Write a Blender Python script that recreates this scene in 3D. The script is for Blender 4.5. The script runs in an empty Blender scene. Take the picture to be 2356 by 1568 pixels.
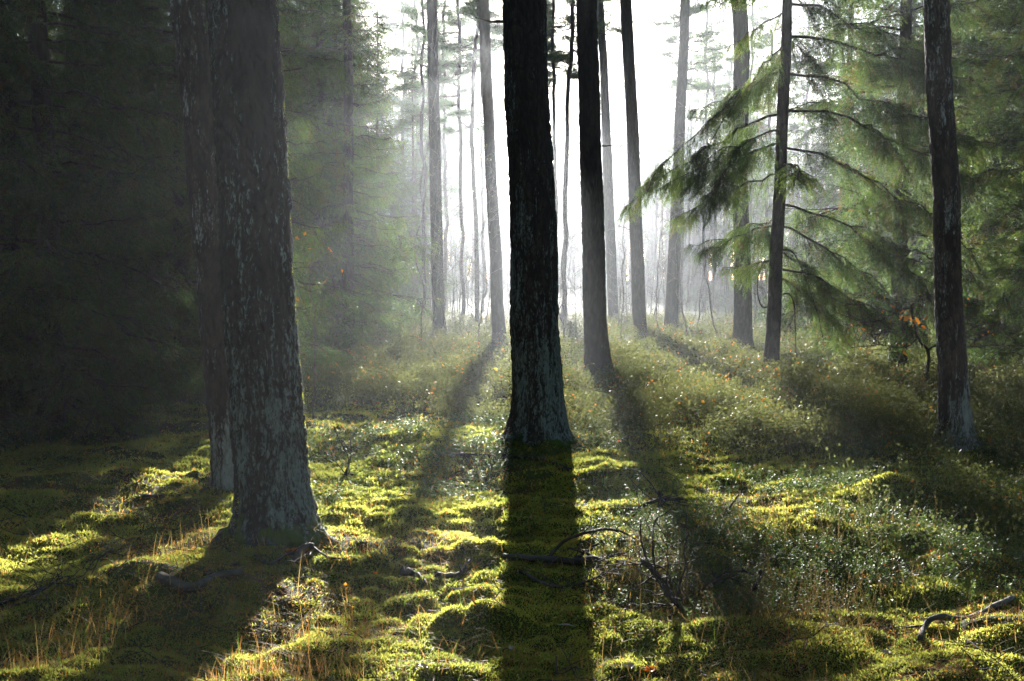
import bpy, math, random
import numpy as np
from mathutils import Vector

S = bpy.context.scene
COL = S.collection
PI = math.pi
rng = np.random.default_rng(11)
random.seed(5)

# ------------------------------------------------------------------ camera model (pixels of a 2356x1568 view)
F = 2290.0
CAMZ = 1.40
PITCH = math.atan((784 - 640) / F)
CP, SP = math.cos(PITCH), math.sin(PITCH)
SUN_EL, SUN_AZ = math.radians(12.1), math.radians(0.75)
SUN = np.array([math.sin(SUN_AZ) * math.cos(SUN_EL), math.cos(SUN_AZ) * math.cos(SUN_EL), math.sin(SUN_EL)])

def at(px, py, Y):
    """world point seen at a pixel, Y metres in front of the camera"""
    u, v = (px - 1178) / F, (784 - py) / F
    d = (u, CP + v * SP, -SP + v * CP)
    k = Y / d[1]
    return np.array([d[0] * k, Y, CAMZ + d[2] * k])

def ground_at(px, py):
    u, v = (px - 1178) / F, (784 - py) / F
    d = (u, CP + v * SP, -SP + v * CP)
    k = -CAMZ / d[2]
    return d[0] * k, d[1] * k

# ------------------------------------------------------------------ noise
def _hash(ix, iy, iz, seed):
    h = (ix.astype(np.int64) * 374761393 + iy.astype(np.int64) * 668265263 + iz.astype(np.int64) * 2147483647 + seed * 974634777) & 0xFFFFFFFF
    h = ((h ^ (h >> 13)) * 1274126177) & 0xFFFFFFFF
    h = ((h ^ (h >> 16)) * 2246822519) & 0xFFFFFFFF
    return ((h ^ (h >> 15)) & 0xFFFFFF) / float(0xFFFFFF)

def noise2(x, y, seed=0):
    x = np.asarray(x, float); y = np.asarray(y, float)
    ix, iy = np.floor(x), np.floor(y)
    fx, fy = x - ix, y - iy
    fx = fx * fx * (3 - 2 * fx); fy = fy * fy * (3 - 2 * fy)
    z = np.zeros_like(ix)
    a, b = _hash(ix, iy, z, seed), _hash(ix + 1, iy, z, seed)
    c, d = _hash(ix, iy + 1, z, seed), _hash(ix + 1, iy + 1, z, seed)
    return (a + (b - a) * fx) * (1 - fy) + (c + (d - c) * fx) * fy

def fbm2(x, y, oct=4, seed=0, gain=.5):
    s, a, t = 0, 1., 0
    for i in range(oct):
        s = s + a * noise2(np.asarray(x) * 2 ** i, np.asarray(y) * 2 ** i, seed + i * 17); t += a; a *= gain
    return s / t

def worley(x, y, seed, wrapx=None):
    """F1, F2 and a random value of the nearest cell"""
    ix, iy = np.floor(x), np.floor(y)
    f1 = np.full(x.shape, 9.); f2 = np.full(x.shape, 9.); idv = np.zeros(x.shape)
    z = np.zeros_like(ix)
    for dx in (-1, 0, 1):
        for dy in (-1, 0, 1):
            cx, cy = ix + dx, iy + dy
            hx = np.mod(cx, wrapx) if wrapx else cx
            px = cx + _hash(hx, cy, z, seed); py = cy + _hash(hx, cy, z + 1, seed)
            d = np.hypot(px - x, py - y)
            v = _hash(hx, cy, z + 2, seed)
            n = d < f1
            f2 = np.where(n, f1, np.minimum(f2, d)); idv = np.where(n, v, idv); f1 = np.where(n, d, f1)
    return f1, f2, idv

def sstep(a, b, x):
    t = np.clip((x - a) / (b - a), 0, 1)
    return t * t * (3 - 2 * t)

# ------------------------------------------------------------------ objects
def new_mesh(name, V, faces, mats, smooth=False, tint=None, matidx=None):
    """faces: list of (M,k) index arrays"""
    me = bpy.data.meshes.new(name)
    V = np.ascontiguousarray(V, np.float32)
    faces = [np.asarray(f, np.int32) for f in faces if len(f)]
    me.vertices.add(len(V)); me.vertices.foreach_set('co', V.ravel())
    loops = np.concatenate([f.ravel() for f in faces])
    tot = np.concatenate([np.full(len(f), f.shape[1], np.int32) for f in faces])
    start = np.concatenate([[0], np.cumsum(tot)[:-1]]).astype(np.int32)
    me.loops.add(len(loops)); me.loops.foreach_set('vertex_index', loops)
    me.polygons.add(len(tot)); me.polygons.foreach_set('loop_start', start)
    try: me.polygons.foreach_set('loop_total', tot)
    except Exception: pass
    for m in (mats if isinstance(mats, (list, tuple)) else [mats]): me.materials.append(m)
    if matidx is not None: me.polygons.foreach_set('material_index', np.asarray(matidx, np.int32))
    me.polygons.foreach_set('use_smooth', np.full(len(tot), smooth))
    if tint is not None:
        at_ = me.attributes.new('tint', 'FLOAT', 'POINT'); at_.data.foreach_set('value', np.asarray(tint, np.float32))
    me.update(calc_edges=True)
    return me

def obj(name, me, parent=None):
    o = bpy.data.objects.new(name, me); COL.objects.link(o)
    if parent: o.parent = parent
    return o

def tag(o, label, cat, group=None):
    o['label'] = label; o['category'] = cat
    if group: o['group'] = group
    return o

def thing(name, label, cat, loc, group=None):
    o = bpy.data.objects.new(name, None); COL.objects.link(o)
    o.location = loc; o.empty_display_size = .2
    return tag(o, label, cat, group)

def kind(o, k):
    o['kind'] = k; return o

def dup(root, loc, rotz, scale, label, group=None):
    r = root.copy(); COL.objects.link(r); r.location = loc; r.rotation_euler = (0, 0, rotz); r.scale = scale
    r['label'] = label
    if group: r['group'] = group
    for ch in list(root.children):
        c = ch.copy(); COL.objects.link(c); c.parent = r
    return r

class MB:
    """collects pieces of one mesh"""
    def __init__(s): s.V = []; s.T = []; s.Q = []; s.tint = []; s.mt = []; s.mq = []; s.n = 0
    def add(s, V, tri=None, quad=None, tint=0.5, mat=0):
        V = np.asarray(V, float).reshape(-1, 3)
        if tri is not None and len(tri): s.T.append(np.asarray(tri) + s.n); s.mt.append(np.full(len(tri), mat))
        if quad is not None and len(quad): s.Q.append(np.asarray(quad) + s.n); s.mq.append(np.full(len(quad), mat))
        s.V.append(V); s.tint.append(np.broadcast_to(np.asarray(tint, float), (len(V),))); s.n += len(V)
    def tris(s, P, tint=.5, mat=0):
        """P (N,3,3)"""
        N = len(P); s.add(P.reshape(-1, 3), tri=np.arange(N * 3).reshape(N, 3), tint=np.repeat(np.broadcast_to(tint, (N,)), 3), mat=mat)
    def quads(s, P, tint=.5, mat=0):
        N = len(P); s.add(P.reshape(-1, 3), quad=np.arange(N * 4).reshape(N, 4), tint=np.repeat(np.broadcast_to(tint, (N,)), 4), mat=mat)
    def tube(s, pts, rad, n=6, tint=.5, mat=0, cap=True, rough=0):
        pts = np.asarray(pts, float); rad = np.broadcast_to(np.asarray(rad, float), (len(pts),))
        tg = np.gradient(pts, axis=0); tg /= np.linalg.norm(tg, axis=1)[:, None] + 1e-9
        ref = np.array([.3, .2, 1.]) if abs(tg[0][2]) < .8 else np.array([1., .25, .1])
        a = np.cross(tg, ref); a /= np.linalg.norm(a, axis=1)[:, None] + 1e-9
        b = np.cross(tg, a)
        th = np.arange(n) * 2 * PI / n
        r = rad[:, None] * (1 + rough * (rng.random((len(pts), n)) - .5))
        V = pts[:, None] + r[..., None] * (np.cos(th)[None, :, None] * a[:, None] + np.sin(th)[None, :, None] * b[:, None])
        m = len(pts); i = np.arange(m - 1)[:, None] * n; j = np.arange(n)[None]; k = (j + 1) % n
        q = np.stack([i + j, i + k, i + n + k, i + n + j], -1).reshape(-1, 4)
        V = V.reshape(-1, 3)
        t = None
        if cap:
            V = np.vstack([V, pts[0], pts[-1]])
            jj = np.arange(n); kk = (jj + 1) % n
            t = np.vstack([np.stack([kk, jj, np.full(n, m * n)], -1), np.stack([(m - 1) * n + jj, (m - 1) * n + kk, np.full(n, m * n + 1)], -1)])
        s.add(V, tri=t, quad=q, tint=tint, mat=mat)
    def mesh(s, name, mats, smooth=False):
        V = np.concatenate(s.V); fs = []; mi = []
        if s.T: fs.append(np.concatenate(s.T)); mi.append(np.concatenate(s.mt))
        if s.Q: fs.append(np.concatenate(s.Q)); mi.append(np.concatenate(s.mq))
        return new_mesh(name, V, fs, mats, smooth, np.concatenate(s.tint), np.concatenate(mi))

def unit(v): return v / (np.linalg.norm(v, axis=-1, keepdims=True) + 1e-9)
def rdir(n): return unit(rng.normal(size=(n, 3)))
def smooth_line(pts, n):
    """Catmull-Rom through points (any columns), n samples"""
    P = np.asarray(pts, float); P = np.vstack([2 * P[0] - P[1], P, 2 * P[-1] - P[-2]])
    m = len(P) - 3; t = np.linspace(0, m - 1e-6, n); i = t.astype(int); f = (t - i)[:, None]
    a, b, c, d = P[i], P[i + 1], P[i + 2], P[i + 3]
    return .5 * (2 * b + (c - a) * f + (2 * a - 5 * b + 4 * c - d) * f ** 2 + (3 * b - a - 3 * c + d) * f ** 3)

# ------------------------------------------------------------------ materials
def nodes(name):
    m = bpy.data.materials.new(name); m.use_nodes = True
    nt = m.node_tree; nt.nodes.clear()
    out = nt.nodes.new('ShaderNodeOutputMaterial')
    return m, nt, out

def N(nt, t, **kw):
    n = nt.nodes.new('ShaderNode' + t)
    for k, v in kw.items():
        if k in n.inputs: n.inputs[k].default_value = v
        else: setattr(n, k, v)
    return n

def mixcol(nt, fac, a, b):
    n = nt.nodes.new('ShaderNodeMix'); n.data_type = 'RGBA'
    if isinstance(fac, (int, float)): n.inputs[0].default_value = fac
    else: nt.links.new(fac, n.inputs[0])
    for k, c in ((6, a), (7, b)):
        if isinstance(c, tuple): n.inputs[k].default_value = (*c, 1)
        else: nt.links.new(c, n.inputs[k])
    return n.outputs[2]

def ramp(nt, fac, a, b, ca=0., cb=1.):
    n = nt.nodes.new('ShaderNodeMapRange'); n.interpolation_type = 'SMOOTHSTEP'
    n.inputs[1].default_value = a; n.inputs[2].default_value = b; n.inputs[3].default_value = ca; n.inputs[4].default_value = cb
    nt.links.new(fac, n.inputs[0]); return n.outputs[0]

def foliage(name, a, b, trans=1.6, tmix=.5, rough=.45, spec=.4, c=None):
    """leaf-like surface; tint 0..1 goes from a to b (to c for the last tenth); light shines through it"""
    m, nt, out = nodes(name)
    att = N(nt, 'Attribute'); att.attribute_name = 'tint'
    col = mixcol(nt, ramp(nt, att.outputs['Fac'], 0, .85), a, b)
    if c: col = mixcol(nt, ramp(nt, att.outputs['Fac'], .9, .93), col, c)
    p = N(nt, 'BsdfPrincipled', Roughness=rough); p.inputs['Specular IOR Level'].default_value = spec
    t = N(nt, 'BsdfTranslucent')
    nt.links.new(col, p.inputs['Base Color'])
    br = mixcol(nt, 1.0, col, trans if isinstance(trans, tuple) else (trans, trans, trans * .6)); br.node.blend_type = 'MULTIPLY'
    nt.links.new(br, t.inputs['Color'])
    mx = N(nt, 'MixShader'); mx.inputs[0].default_value = tmix
    nt.links.new(p.outputs[0], mx.inputs[1]); nt.links.new(t.outputs[0], mx.inputs[2]); nt.links.new(mx.outputs[0], out.inputs[0])
    return m

def plain(name, a, b, scale=8., rough=.8, bump=.3, stretch=(1, 1, 1), spec=.25):
    m, nt, out = nodes(name)
    tc = N(nt, 'TexCoord'); mp = N(nt, 'Mapping'); mp.inputs['Scale'].default_value = stretch
    nt.links.new(tc.outputs['Object'], mp.inputs[0])
    n = N(nt, 'TexNoise', Scale=scale, Detail=6.); nt.links.new(mp.outputs[0], n.inputs['Vector'])
    col = mixcol(nt, ramp(nt, n.outputs[0], .35, .65), a, b)
    p = N(nt, 'BsdfPrincipled', Roughness=rough); p.inputs['Specular IOR Level'].default_value = spec
    nt.links.new(col, p.inputs['Base Color'])
    bp = N(nt, 'Bump', Strength=bump, Distance=.01); nt.links.new(n.outputs[0], bp.inputs['Height']); nt.links.new(bp.outputs[0], p.inputs['Normal'])
    nt.links.new(p.outputs[0], out.inputs[0])
    return m

def bark(name, lichen_top, lichen_amt, lich=(.12, .165, .15), a=(.020, .016, .015), b=(.052, .038, .034), moss=.0):
    """pine bark: dark plates, grey-green lichen in upright streaks that thins out above lichen_top metres"""
    m, nt, out = nodes(name)
    tc = N(nt, 'TexCoord')
    def nz(scale, st, det=6., rough=.6, dist=0.):
        mp = N(nt, 'Mapping'); mp.inputs['Scale'].default_value = st; nt.links.new(tc.outputs['Object'], mp.inputs[0])
        n = N(nt, 'TexNoise', Scale=scale, Detail=det, Roughness=rough, Distortion=dist); nt.links.new(mp.outputs[0], n.inputs['Vector'])
        return n.outputs[0]
    base = mixcol(nt, ramp(nt, nz(22, (1, 1, .25)), .35, .68), a, b)
    att = N(nt, 'Attribute'); att.attribute_name = 'tint'     # plate height 0..1
    base = mixcol(nt, ramp(nt, att.outputs['Fac'], .22, .45), (.024, .018, .016), base)
    sep = N(nt, 'SeparateXYZ'); nt.links.new(tc.outputs['Object'], sep.inputs[0])
    hgt = ramp(nt, sep.outputs[2], 0, lichen_top, 0.018, -.055)
    def add(x, y, op='ADD'):
        mt = nt.nodes.new('ShaderNodeMath'); mt.operation = op
        for k, v in ((0, x), (1, y)):
            if isinstance(v, (int, float)): mt.inputs[k].default_value = v
            else: nt.links.new(v, mt.inputs[k])
        return mt.outputs[0]
    big = nz(5, (1, 1, .22), 4.)
    fine = nz(24, (1, 1, .13), 8., .72, 1.0)
    s = add(add(add(add(big, .30, 'MULTIPLY'), add(fine, .36, 'MULTIPLY')), add(nz(85, (1, 1, .3), 6., .7, .4), .34, 'MULTIPLY')), add(hgt, lichen_amt))
    s = add(s, add(add(att.outputs['Fac'], -.5), .03, 'MULTIPLY'))
    lm = ramp(nt, s, .53, .60)
    lc = mixcol(nt, ramp(nt, nz(30, (1, 1, .5), 4.), .3, .7), tuple(.65 * c for c in lich), lich)
    col = mixcol(nt, lm, base, lc)
    if moss > 0:
        mm = ramp(nt, add(nz(9, (1, 1, 1), 5.), ramp(nt, sep.outputs[2], 0, moss, .10, -.30)), .50, .62)
        col = mixcol(nt, mm, col, (.045, .075, .012))
    p = N(nt, 'BsdfPrincipled', Roughness=.85); p.inputs['Specular IOR Level'].default_value = .2
    nt.links.new(col, p.inputs['Base Color'])
    bp = N(nt, 'Bump', Strength=.8, Distance=.012); nt.links.new(nz(38, (1, 1, .3), 7.), bp.inputs['Height']); nt.links.new(bp.outputs[0], p.inputs['Normal'])
    nt.links.new(p.outputs[0], out.inputs[0])
    return m

M = {}
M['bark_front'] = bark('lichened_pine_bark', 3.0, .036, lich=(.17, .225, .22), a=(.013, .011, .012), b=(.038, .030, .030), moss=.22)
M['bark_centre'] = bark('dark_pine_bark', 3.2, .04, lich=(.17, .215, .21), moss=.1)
M['bark_pine'] = bark('pine_bark', 1.4, -.035)
M['bark_pale'] = bark('pale_lichened_bark', 1.3, .045, lich=(.27, .30, .29), a=(.030, .021, .018), b=(.075, .050, .042))
M['bark_spruce'] = bark('spruce_bark', .8, -.06, a=(.035, .027, .022), b=(.07, .055, .045))
M['needle'] = foliage('spruce_needles', (.012, .030, .016), (.042, .068, .018), trans=(3.3, 3.1, 1.7), tmix=.58, rough=.5, spec=.35, c=(.060, .042, .018))
M['pine_needle'] = foliage('pine_needles', (.030, .055, .030), (.055, .085, .040), trans=2.0, tmix=.5, rough=.5)
M['wood'] = plain('twig_wood', (.035, .026, .020), (.075, .056, .042), 30, .8)
M['deadwood'] = plain('dead_wood', (.028, .022, .019), (.085, .070, .060), 14, .75, .5, (1, 1, 1))
M['greywood'] = plain('weathered_grey_wood', (.05, .046, .038), (.12, .112, .095), 10, .8, .6, (.3, 3, 3))
M['birch'] = plain('young_birch_bark', (.07, .05, .042), (.15, .12, .10), 25, .7)
M['moss'] = foliage('feather_moss', (.038, .050, .015), (.105, .112, .032), trans=(6.9, 6.5, 3.8), tmix=.6, rough=.6, spec=.2, c=(.16, .085, .03))
M['bilberry'] = foliage('bilberry_stems', (.028, .038, .020), (.072, .076, .036), trans=2.4, tmix=.5, rough=.55, spec=.25, c=(.22, .09, .03))
M['lingon'] = foliage('lingonberry_leaves', (.030, .055, .018), (.07, .10, .03), trans=2.6, tmix=.42, rough=.52, spec=.40, c=(.20, .05, .02))
M['grass'] = foliage('dry_moor_grass', (.34, .15, .05), (.46, .31, .14), trans=1.3, tmix=.55, rough=.6, spec=.12, c=(.12, .20, .03))
M['oakleaf'] = foliage('dry_oak_leaves', (.45, .16, .02), (.55, .24, .04), trans=1.5, tmix=.6, rough=.5)
M['paleleaf'] = foliage('bleached_dead_leaf', (.20, .16, .13), (.42, .38, .34), trans=1.0, tmix=.3, rough=.45)
M['heather'] = foliage('heather', (.06, .075, .02), (.16, .10, .06), trans=1.6, tmix=.45)

def ground_mat():
    m, nt, out = nodes('forest_floor')
    tc = N(nt, 'TexCoord')
    def nz(scale, det=6., rough=.6):
        n = N(nt, 'TexNoise', Scale=scale, Detail=det, Roughness=rough); nt.links.new(tc.outputs['Object'], n.inputs['Vector']); return n.outputs[0]
    moss = mixcol(nt, ramp(nt, nz(9), .35, .65), (.030, .042, .010), (.085, .095, .016))
    litter = mixcol(nt, ramp(nt, nz(60, 4.), .35, .65), (.040, .024, .014), (.12, .065, .03))
    col = mixcol(nt, ramp(nt, nz(2.6, 7.), .54, .64), moss, litter)
    p = N(nt, 'BsdfPrincipled', Roughness=.9); p.inputs['Specular IOR Level'].default_value = .15
    nt.links.new(col, p.inputs['Base Color'])
    bp = N(nt, 'Bump', Strength=.7, Distance=.02); nt.links.new(nz(70, 5.), bp.inputs['Height']); nt.links.new(bp.outputs[0], p.inputs['Normal'])
    nt.links.new(p.outputs[0], out.inputs[0]); return m
M['ground'] = ground_mat()

# ------------------------------------------------------------------ the forest floor
MOUNDS = []   # x, y, rx, ry, h
def mound(px, py, rx, ry, h):
    x, y = ground_at(px, py); MOUNDS.append((x, y, rx, ry, h))
mound(637, 1256, .30, .28, .06); mound(635, 1262, .6, .55, .08)      # root mound of the front pine
mound(1239, 1046, .30, .28, .05); mound(1235, 1055, .6, .5, .05)
mound(1080, 1415, .22, .12, .09)
mound(1740, 1435, .30, .12, .055)
mound(1130, 1260, .20, .10, .07)
mound(770, 1475, .20, .12, .07)
mound(2040, 1470, .55, .25, .03)
mound(1430, 1110, .35, .25, .09)
mound(1850, 1230, .8, .5, .04)
mound(2090, 1165, .35, .25, .10)
mound(1900, 1000, 1.3, .9, .20)
mound(2320, 1010, 1.2, .9, .20)
mound(960, 915, 1.6, 1.2, .14)
mound(1560, 900, 1.6, 1.2, .10)
mound(250, 1400, .5, .4, .05)

def gz(x, y):
    x = np.asarray(x, float); y = np.asarray(y, float)
    z = .16 * (fbm2(x / 4.2, y / 4.2, 3, 3) - .5)
    near = 1 - .6 * sstep(9, 16, y)
    hum = fbm2(x / .75 + 9, y / .55, 3, 21, .45)
    z = z + near * .20 * (hum - .5)
    z = z + near * .045 * (np.abs(noise2(x / .13, y / .13, 5) - .5) * 2 - .5)
    z = z + .010 * (noise2(x / .035, y / .035, 7) - .5)
    for mx, my, rx, ry, h in MOUNDS:
        z = z + h * np.exp(-((x - mx) / rx) ** 2 - ((y - my) / ry) ** 2)
    d = np.hypot(x, y - 0.)
    return z + .9 * sstep(30, 120, y) + .3 * (fbm2(x / 18, y / 18, 2, 41) - .5) * sstep(20, 60, np.abs(y) + np.abs(x) * .6)

def gp(x, y, dz=0.): return np.array([x, y, float(gz(x, y)) + dz])

# rows get wider apart with distance
ys = np.concatenate([np.linspace(-30, 1.2, 26)[:-1], 1.2 * (250 / 1.2) ** np.linspace(0, 1, 700) ** 1.0])
yy = [1.5]; 
while yy[-1] < 250: yy.append(yy[-1] + max(.014, .0048 * yy[-1]))
ys = np.concatenate([np.linspace(-30, 1.5, 26)[:-1], yy])
uu = np.linspace(-1, 1, 620)
NX = len(uu)
W = np.where(ys > 1.5, .75 * ys + 1.6, 4.)
UX = uu[None] * W[:, None]
# the outermost columns reach far to the sides
ext = np.array([8., 20., 50., 150.])
UX = np.concatenate([-np.maximum(ext[::-1][None], W[:, None] + np.array([4, 3, 2, 1.])[None]), UX, np.maximum(ext[None], W[:, None] + np.array([1, 2, 3, 4.])[None])], 1)
YY = np.broadcast_to(ys[:, None], UX.shape)
Z = gz(UX, YY)
nr, nc = UX.shape
i = np.arange(nr - 1)[:, None] * nc; j = np.arange(nc - 1)[None]
q = np.stack([i + j, i + j + 1, i + nc + j + 1, i + nc + j], -1).reshape(-1, 4)
kind(obj('ground', new_mesh('ground', np.stack([UX, YY, Z], -1).reshape(-1, 3), [q], M['ground'], True)), 'structure')

# ------------------------------------------------------------------ pine trunks
def trunk_mesh(name, ctrl, Y, H, mat, base, na=64, dz=.03, plate=(.05, .13), depth=.016, flare=.35, seed=1, wob=.012):
    """ctrl: (pixel x, pixel y, pixel width) up the trunk, from the base; H = height in metres. Local to base."""
    P = []
    for px, py, w in ctrl:
        p = at(px, py, Y); P.append((p[2] - base[2], p[0] - base[0], w / F * Y / 2))
    P = sorted(P)
    z0, x0, r0 = P[0]
    P[0] = (max(z0, 0.), x0, r0)
    lz, lx, lr = P[-1]
    k = (P[-1][1] - P[-2][1]) / max(.3, P[-1][0] - P[-2][0])
    if H > lz + .5: P.append((H, lx + k * .5 * (H - lz), lr * max(.35, 1 - .55 * (H - lz) / H)))
    P = np.array(P)
    zz = np.arange(-.35, H, dz)
    # smooth interpolation
    cx = np.interp(zz, P[:, 0], P[:, 1]); cr = np.interp(zz, P[:, 0], P[:, 2])
    kz = int(max(3, .5 / dz)) | 1; ker = np.hanning(kz + 2)[1:-1]; ker /= ker.sum()
    pad = lambda a: np.concatenate([np.full(kz // 2, a[0]), a, a[-1] + (a[-1] - a[-2]) * np.arange(1, kz // 2 + 1)])
    cx = np.convolve(pad(cx), ker, 'valid'); cr = np.convolve(pad(cr), ker, 'valid')
    cy = wob * 3 * (fbm2(zz / 1.1, zz * 0 + seed, 2, seed) - .5)
    cx = cx + wob * 2 * (fbm2(zz / .9, zz * 0 + seed, 2, seed + 3) - .5)
    th = np.arange(na) * 2 * PI / na
    A, ZZ = np.meshgrid(th, zz); R = np.broadcast_to(cr[:, None], A.shape)
    fl = 1 + .22 * flare * np.exp(-np.maximum(ZZ, 0) / .05) + 1.5 * flare * np.exp(-np.maximum(ZZ, 0) / .17) * (.25 + 1.25 * noise2(A * 7 / (2 * PI) * 1.0, ZZ * 0 + seed, seed) ** 2)
    rm = float(np.median(cr))
    ncell = max(5, int(round(2 * PI * rm / plate[0])))
    wx = A / (2 * PI) * ncell + .5 * (fbm2(A * 2, ZZ * 9, 2, seed + 5) - .5) + .35 * np.sin(ZZ * 5 + seed)
    wy = ZZ / plate[1] + .8 * (noise2(A * 4, ZZ * 5, seed + 6) - .5)
    f1, f2, v = worley(wx, wy, seed, ncell)
    pl = sstep(.0, .40, f2 - f1 + .35 * (fbm2(A * rm / .03, ZZ / .07, 3, seed + 8) - .5))
    fur = .25 + pl * (.25 + .5 * v)
    rough = fbm2(A * rm / .02, ZZ / .05, 3, seed + 9) - .5
    disp = depth * (fur - .5) + depth * .9 * rough
    bulge = 1 + .05 * (fbm2(np.cos(A) * 1.2 + 5, ZZ / .5 + np.sin(A), 2, seed + 11) - .5)
    RR = R * fl * bulge + disp
    X = cx[:, None] + RR * np.cos(A); Yv = cy[:, None] + RR * np.sin(A)
    n = len(zz); i = np.arange(n - 1)[:, None] * na; j = np.arange(na)[None]; k2 = (j + 1) % na
    q = np.stack([i + j, i + k2, i + na + k2, i + na + j], -1).reshape(-1, 4)
    V = np.stack([X, Yv, ZZ], -1).reshape(-1, 3)
    V = np.vstack([V, [cx[-1], cy[-1], zz[-1]]])
    top = np.stack([(n - 1) * na + np.arange(na), (n - 1) * na + (np.arange(na) + 1) % na, np.full(na, n * na)], -1)
    me = new_mesh(name, V, [q, top], mat, True, np.append(np.clip(fur, 0, 1).ravel(), .5))
    ax = lambda z: (float(np.interp(z, zz, cx)), float(np.interp(z, zz, cy)), float(np.interp(z, zz, cr)))
    return me, ax

def pads(mb, C, rad, n_tuft, nl, nw, per=10):
    """flattened needle pads of a pine crown"""
    n = len(C) * n_tuft
    c = np.repeat(C, n_tuft, 0); r = np.repeat(rad, n_tuft)
    o = rdir(n) * (rng.random((n, 1)) ** .45); o[:, 2] *= .38
    T = c + o * r[:, None]; tt = rng.random(n)
    idx = np.repeat(np.arange(n), per)
    d = rdir(len(idx)) + np.array([0, 0, .35]); d = unit(d)
    sd = unit(np.cross(d, rdir(len(idx)))) * nw / 2
    b = T[idx]; L = nl * (.6 + .7 * rng.random((len(idx), 1)))
    mb.tris(np.stack([b - sd, b + sd, b + d * L], 1), tint=np.clip(tt[idx] * .85 + .1 * rng.random(len(idx)), 0, .88), mat=0)

def pine_crown(name, ax, z0, z1, nb, blen, nl=.12, nw=.012, n_tuft=22, padr=.45, droop=.1):
    mb = MB()
    for b in range(nb):
        t = (b + rng.random()) / nb; z = z0 + (z1 - z0) * t
        cx, cy, cr = ax(z)
        a = rng.random() * 2 * PI
        L = blen * (1.05 - .65 * t) * (.45 + .75 * rng.random()) * (.55 + .45 * min(1, t * 4))
        m = 7; s = np.linspace(0, 1, m)
        up = (-.1 + .55 * t) * L
        bend = .35 * (rng.random() - .5)
        pts = np.stack([cx + np.cos(a + bend * s) * L * s, cy + np.sin(a + bend * s) * L * s, z + up * s ** 1.3 - droop * L * s * (1 - s)], -1)
        pts[1:-1] += rng.normal(size=(m - 2, 3)) * .035 * L
        mb.tube(pts, np.linspace(.018 + .02 * L * .5, .008, m), 5, .3, 1)
        C = [pts[-1]]; Rr = [padr * (.6 + .5 * rng.random())]
        for k in range(int(2 + L * 1.6)):
            f = .4 + .6 * rng.random(); p0 = pts[int(f * (m - 1))]
            d = unit(np.array([np.cos(a + rng.normal() * .9), np.sin(a + rng.normal() * .9), .35 * rng.random()]))
            p1 = p0 + d * L * .35 * (.4 + rng.random())
            mb.tube(np.stack([p0, (p0 + p1) / 2 + [0, 0, -.03], p1]), [.012, .009, .005], 4, .3, 1)
            C.append(p1); Rr.append(padr * (.5 + .5 * rng.random()))
        pads(mb, np.array(C), np.array(Rr), n_tuft, nl, nw)
    return mb.mesh(name, [M['pine_needle'], M['wood']])

def stub(ax, z, a, L, r=.012, up=.2, parent=None, name='branch_stub'):
    cx, cy, cr = ax(z); mb = MB()
    s = np.linspace(0, 1, 7)
    pts = np.stack([cx + np.cos(a) * (cr * .7 + L * s), cy + np.sin(a) * (cr * .7 + L * s), z + up * L * s], -1)
    pts[2:] += rng.normal(size=(5, 3)) * .03 * L
    mb.tube(pts, np.linspace(r, r * .45, 7), 6, .5)
    return obj(name, mb.mesh(name, M['wood'], True), parent)

def pine(label, ctrl, H, mat, Y=None, stubs=(), snags=0, crown=True, group=None, name='pine_tree', **kw):
    bx, by = ground_at(ctrl[0][0], ctrl[0][1])
    if Y: bx = at(ctrl[0][0], ctrl[0][1], Y)[0]; by = Y
    base = gp(bx, by)
    r = thing(name, label, 'tree', base, group)
    me, ax = trunk_mesh('trunk', ctrl, by, H, mat, base, **kw)
    t = obj('trunk', me, r)
    for s in stubs: stub(ax, *s, parent=t)
    for _ in range(snags): stub(ax, 2.2 + 6.5 * random.random(), random.random() * 6.28, .06 + .35 * random.random() ** 2, .008 + .008 * random.random(), .6 * random.random() - .1, parent=t)
    if crown:
        coarse = .6 if by < 35 else 1.
        obj('crown', pine_crown('crown', ax, H * .64, H * .99, 44, 2.5, .17, .026, 20, .62), r)
    return r, ax

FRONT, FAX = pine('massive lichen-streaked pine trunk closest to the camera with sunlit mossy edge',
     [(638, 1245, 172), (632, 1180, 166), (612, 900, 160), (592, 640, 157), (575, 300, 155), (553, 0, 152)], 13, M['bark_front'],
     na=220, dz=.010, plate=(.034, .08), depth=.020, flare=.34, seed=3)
pine('slimmer pine close behind the massive front trunk with pale lichen foot',
     [(528, 1125, 62), (520, 1030, 66), (488, 640, 66), (459, 300, 68), (431, 0, 72)], 12, M['bark_pale'],
     na=110, dz=.014, plate=(.03, .08), depth=.013, seed=8)
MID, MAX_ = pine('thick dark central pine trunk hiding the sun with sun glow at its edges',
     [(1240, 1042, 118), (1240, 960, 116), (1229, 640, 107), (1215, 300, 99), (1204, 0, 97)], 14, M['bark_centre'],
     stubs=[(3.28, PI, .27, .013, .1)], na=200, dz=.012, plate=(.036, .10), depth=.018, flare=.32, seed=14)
pine('grey straight pine just right of the central trunk with flared shaded foot',
     [(1375, 885, 60), (1370, 760, 53), (1362, 450, 50), (1348, 0, 46)], 15, M['bark_pine'], na=90, dz=.02, seed=21, snags=7, depth=.014)
pine('pale hazy pine showing over the right edge of the grey straight pine',
     [(1412, 745, 24), (1402, 500, 23), (1391, 200, 19), (1380, 0, 17)], 17, M['bark_pine'], Y=31,
     stubs=[(8.6, .2, .9, .02, .55), (6.2, .1, .5, .018, .5), (9.7, .3, .3, .016, .1)], na=40, dz=.05, seed=25, snags=7, depth=.012)
pine('slim dark pine at the left of the central trunk leaning left',
     [(1150, 800, 32), (1142, 640, 27), (1130, 400, 26), (1112, 0, 25)], 15, M['bark_pine'], na=56, dz=.03, seed=33, snags=7, depth=.012)
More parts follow.
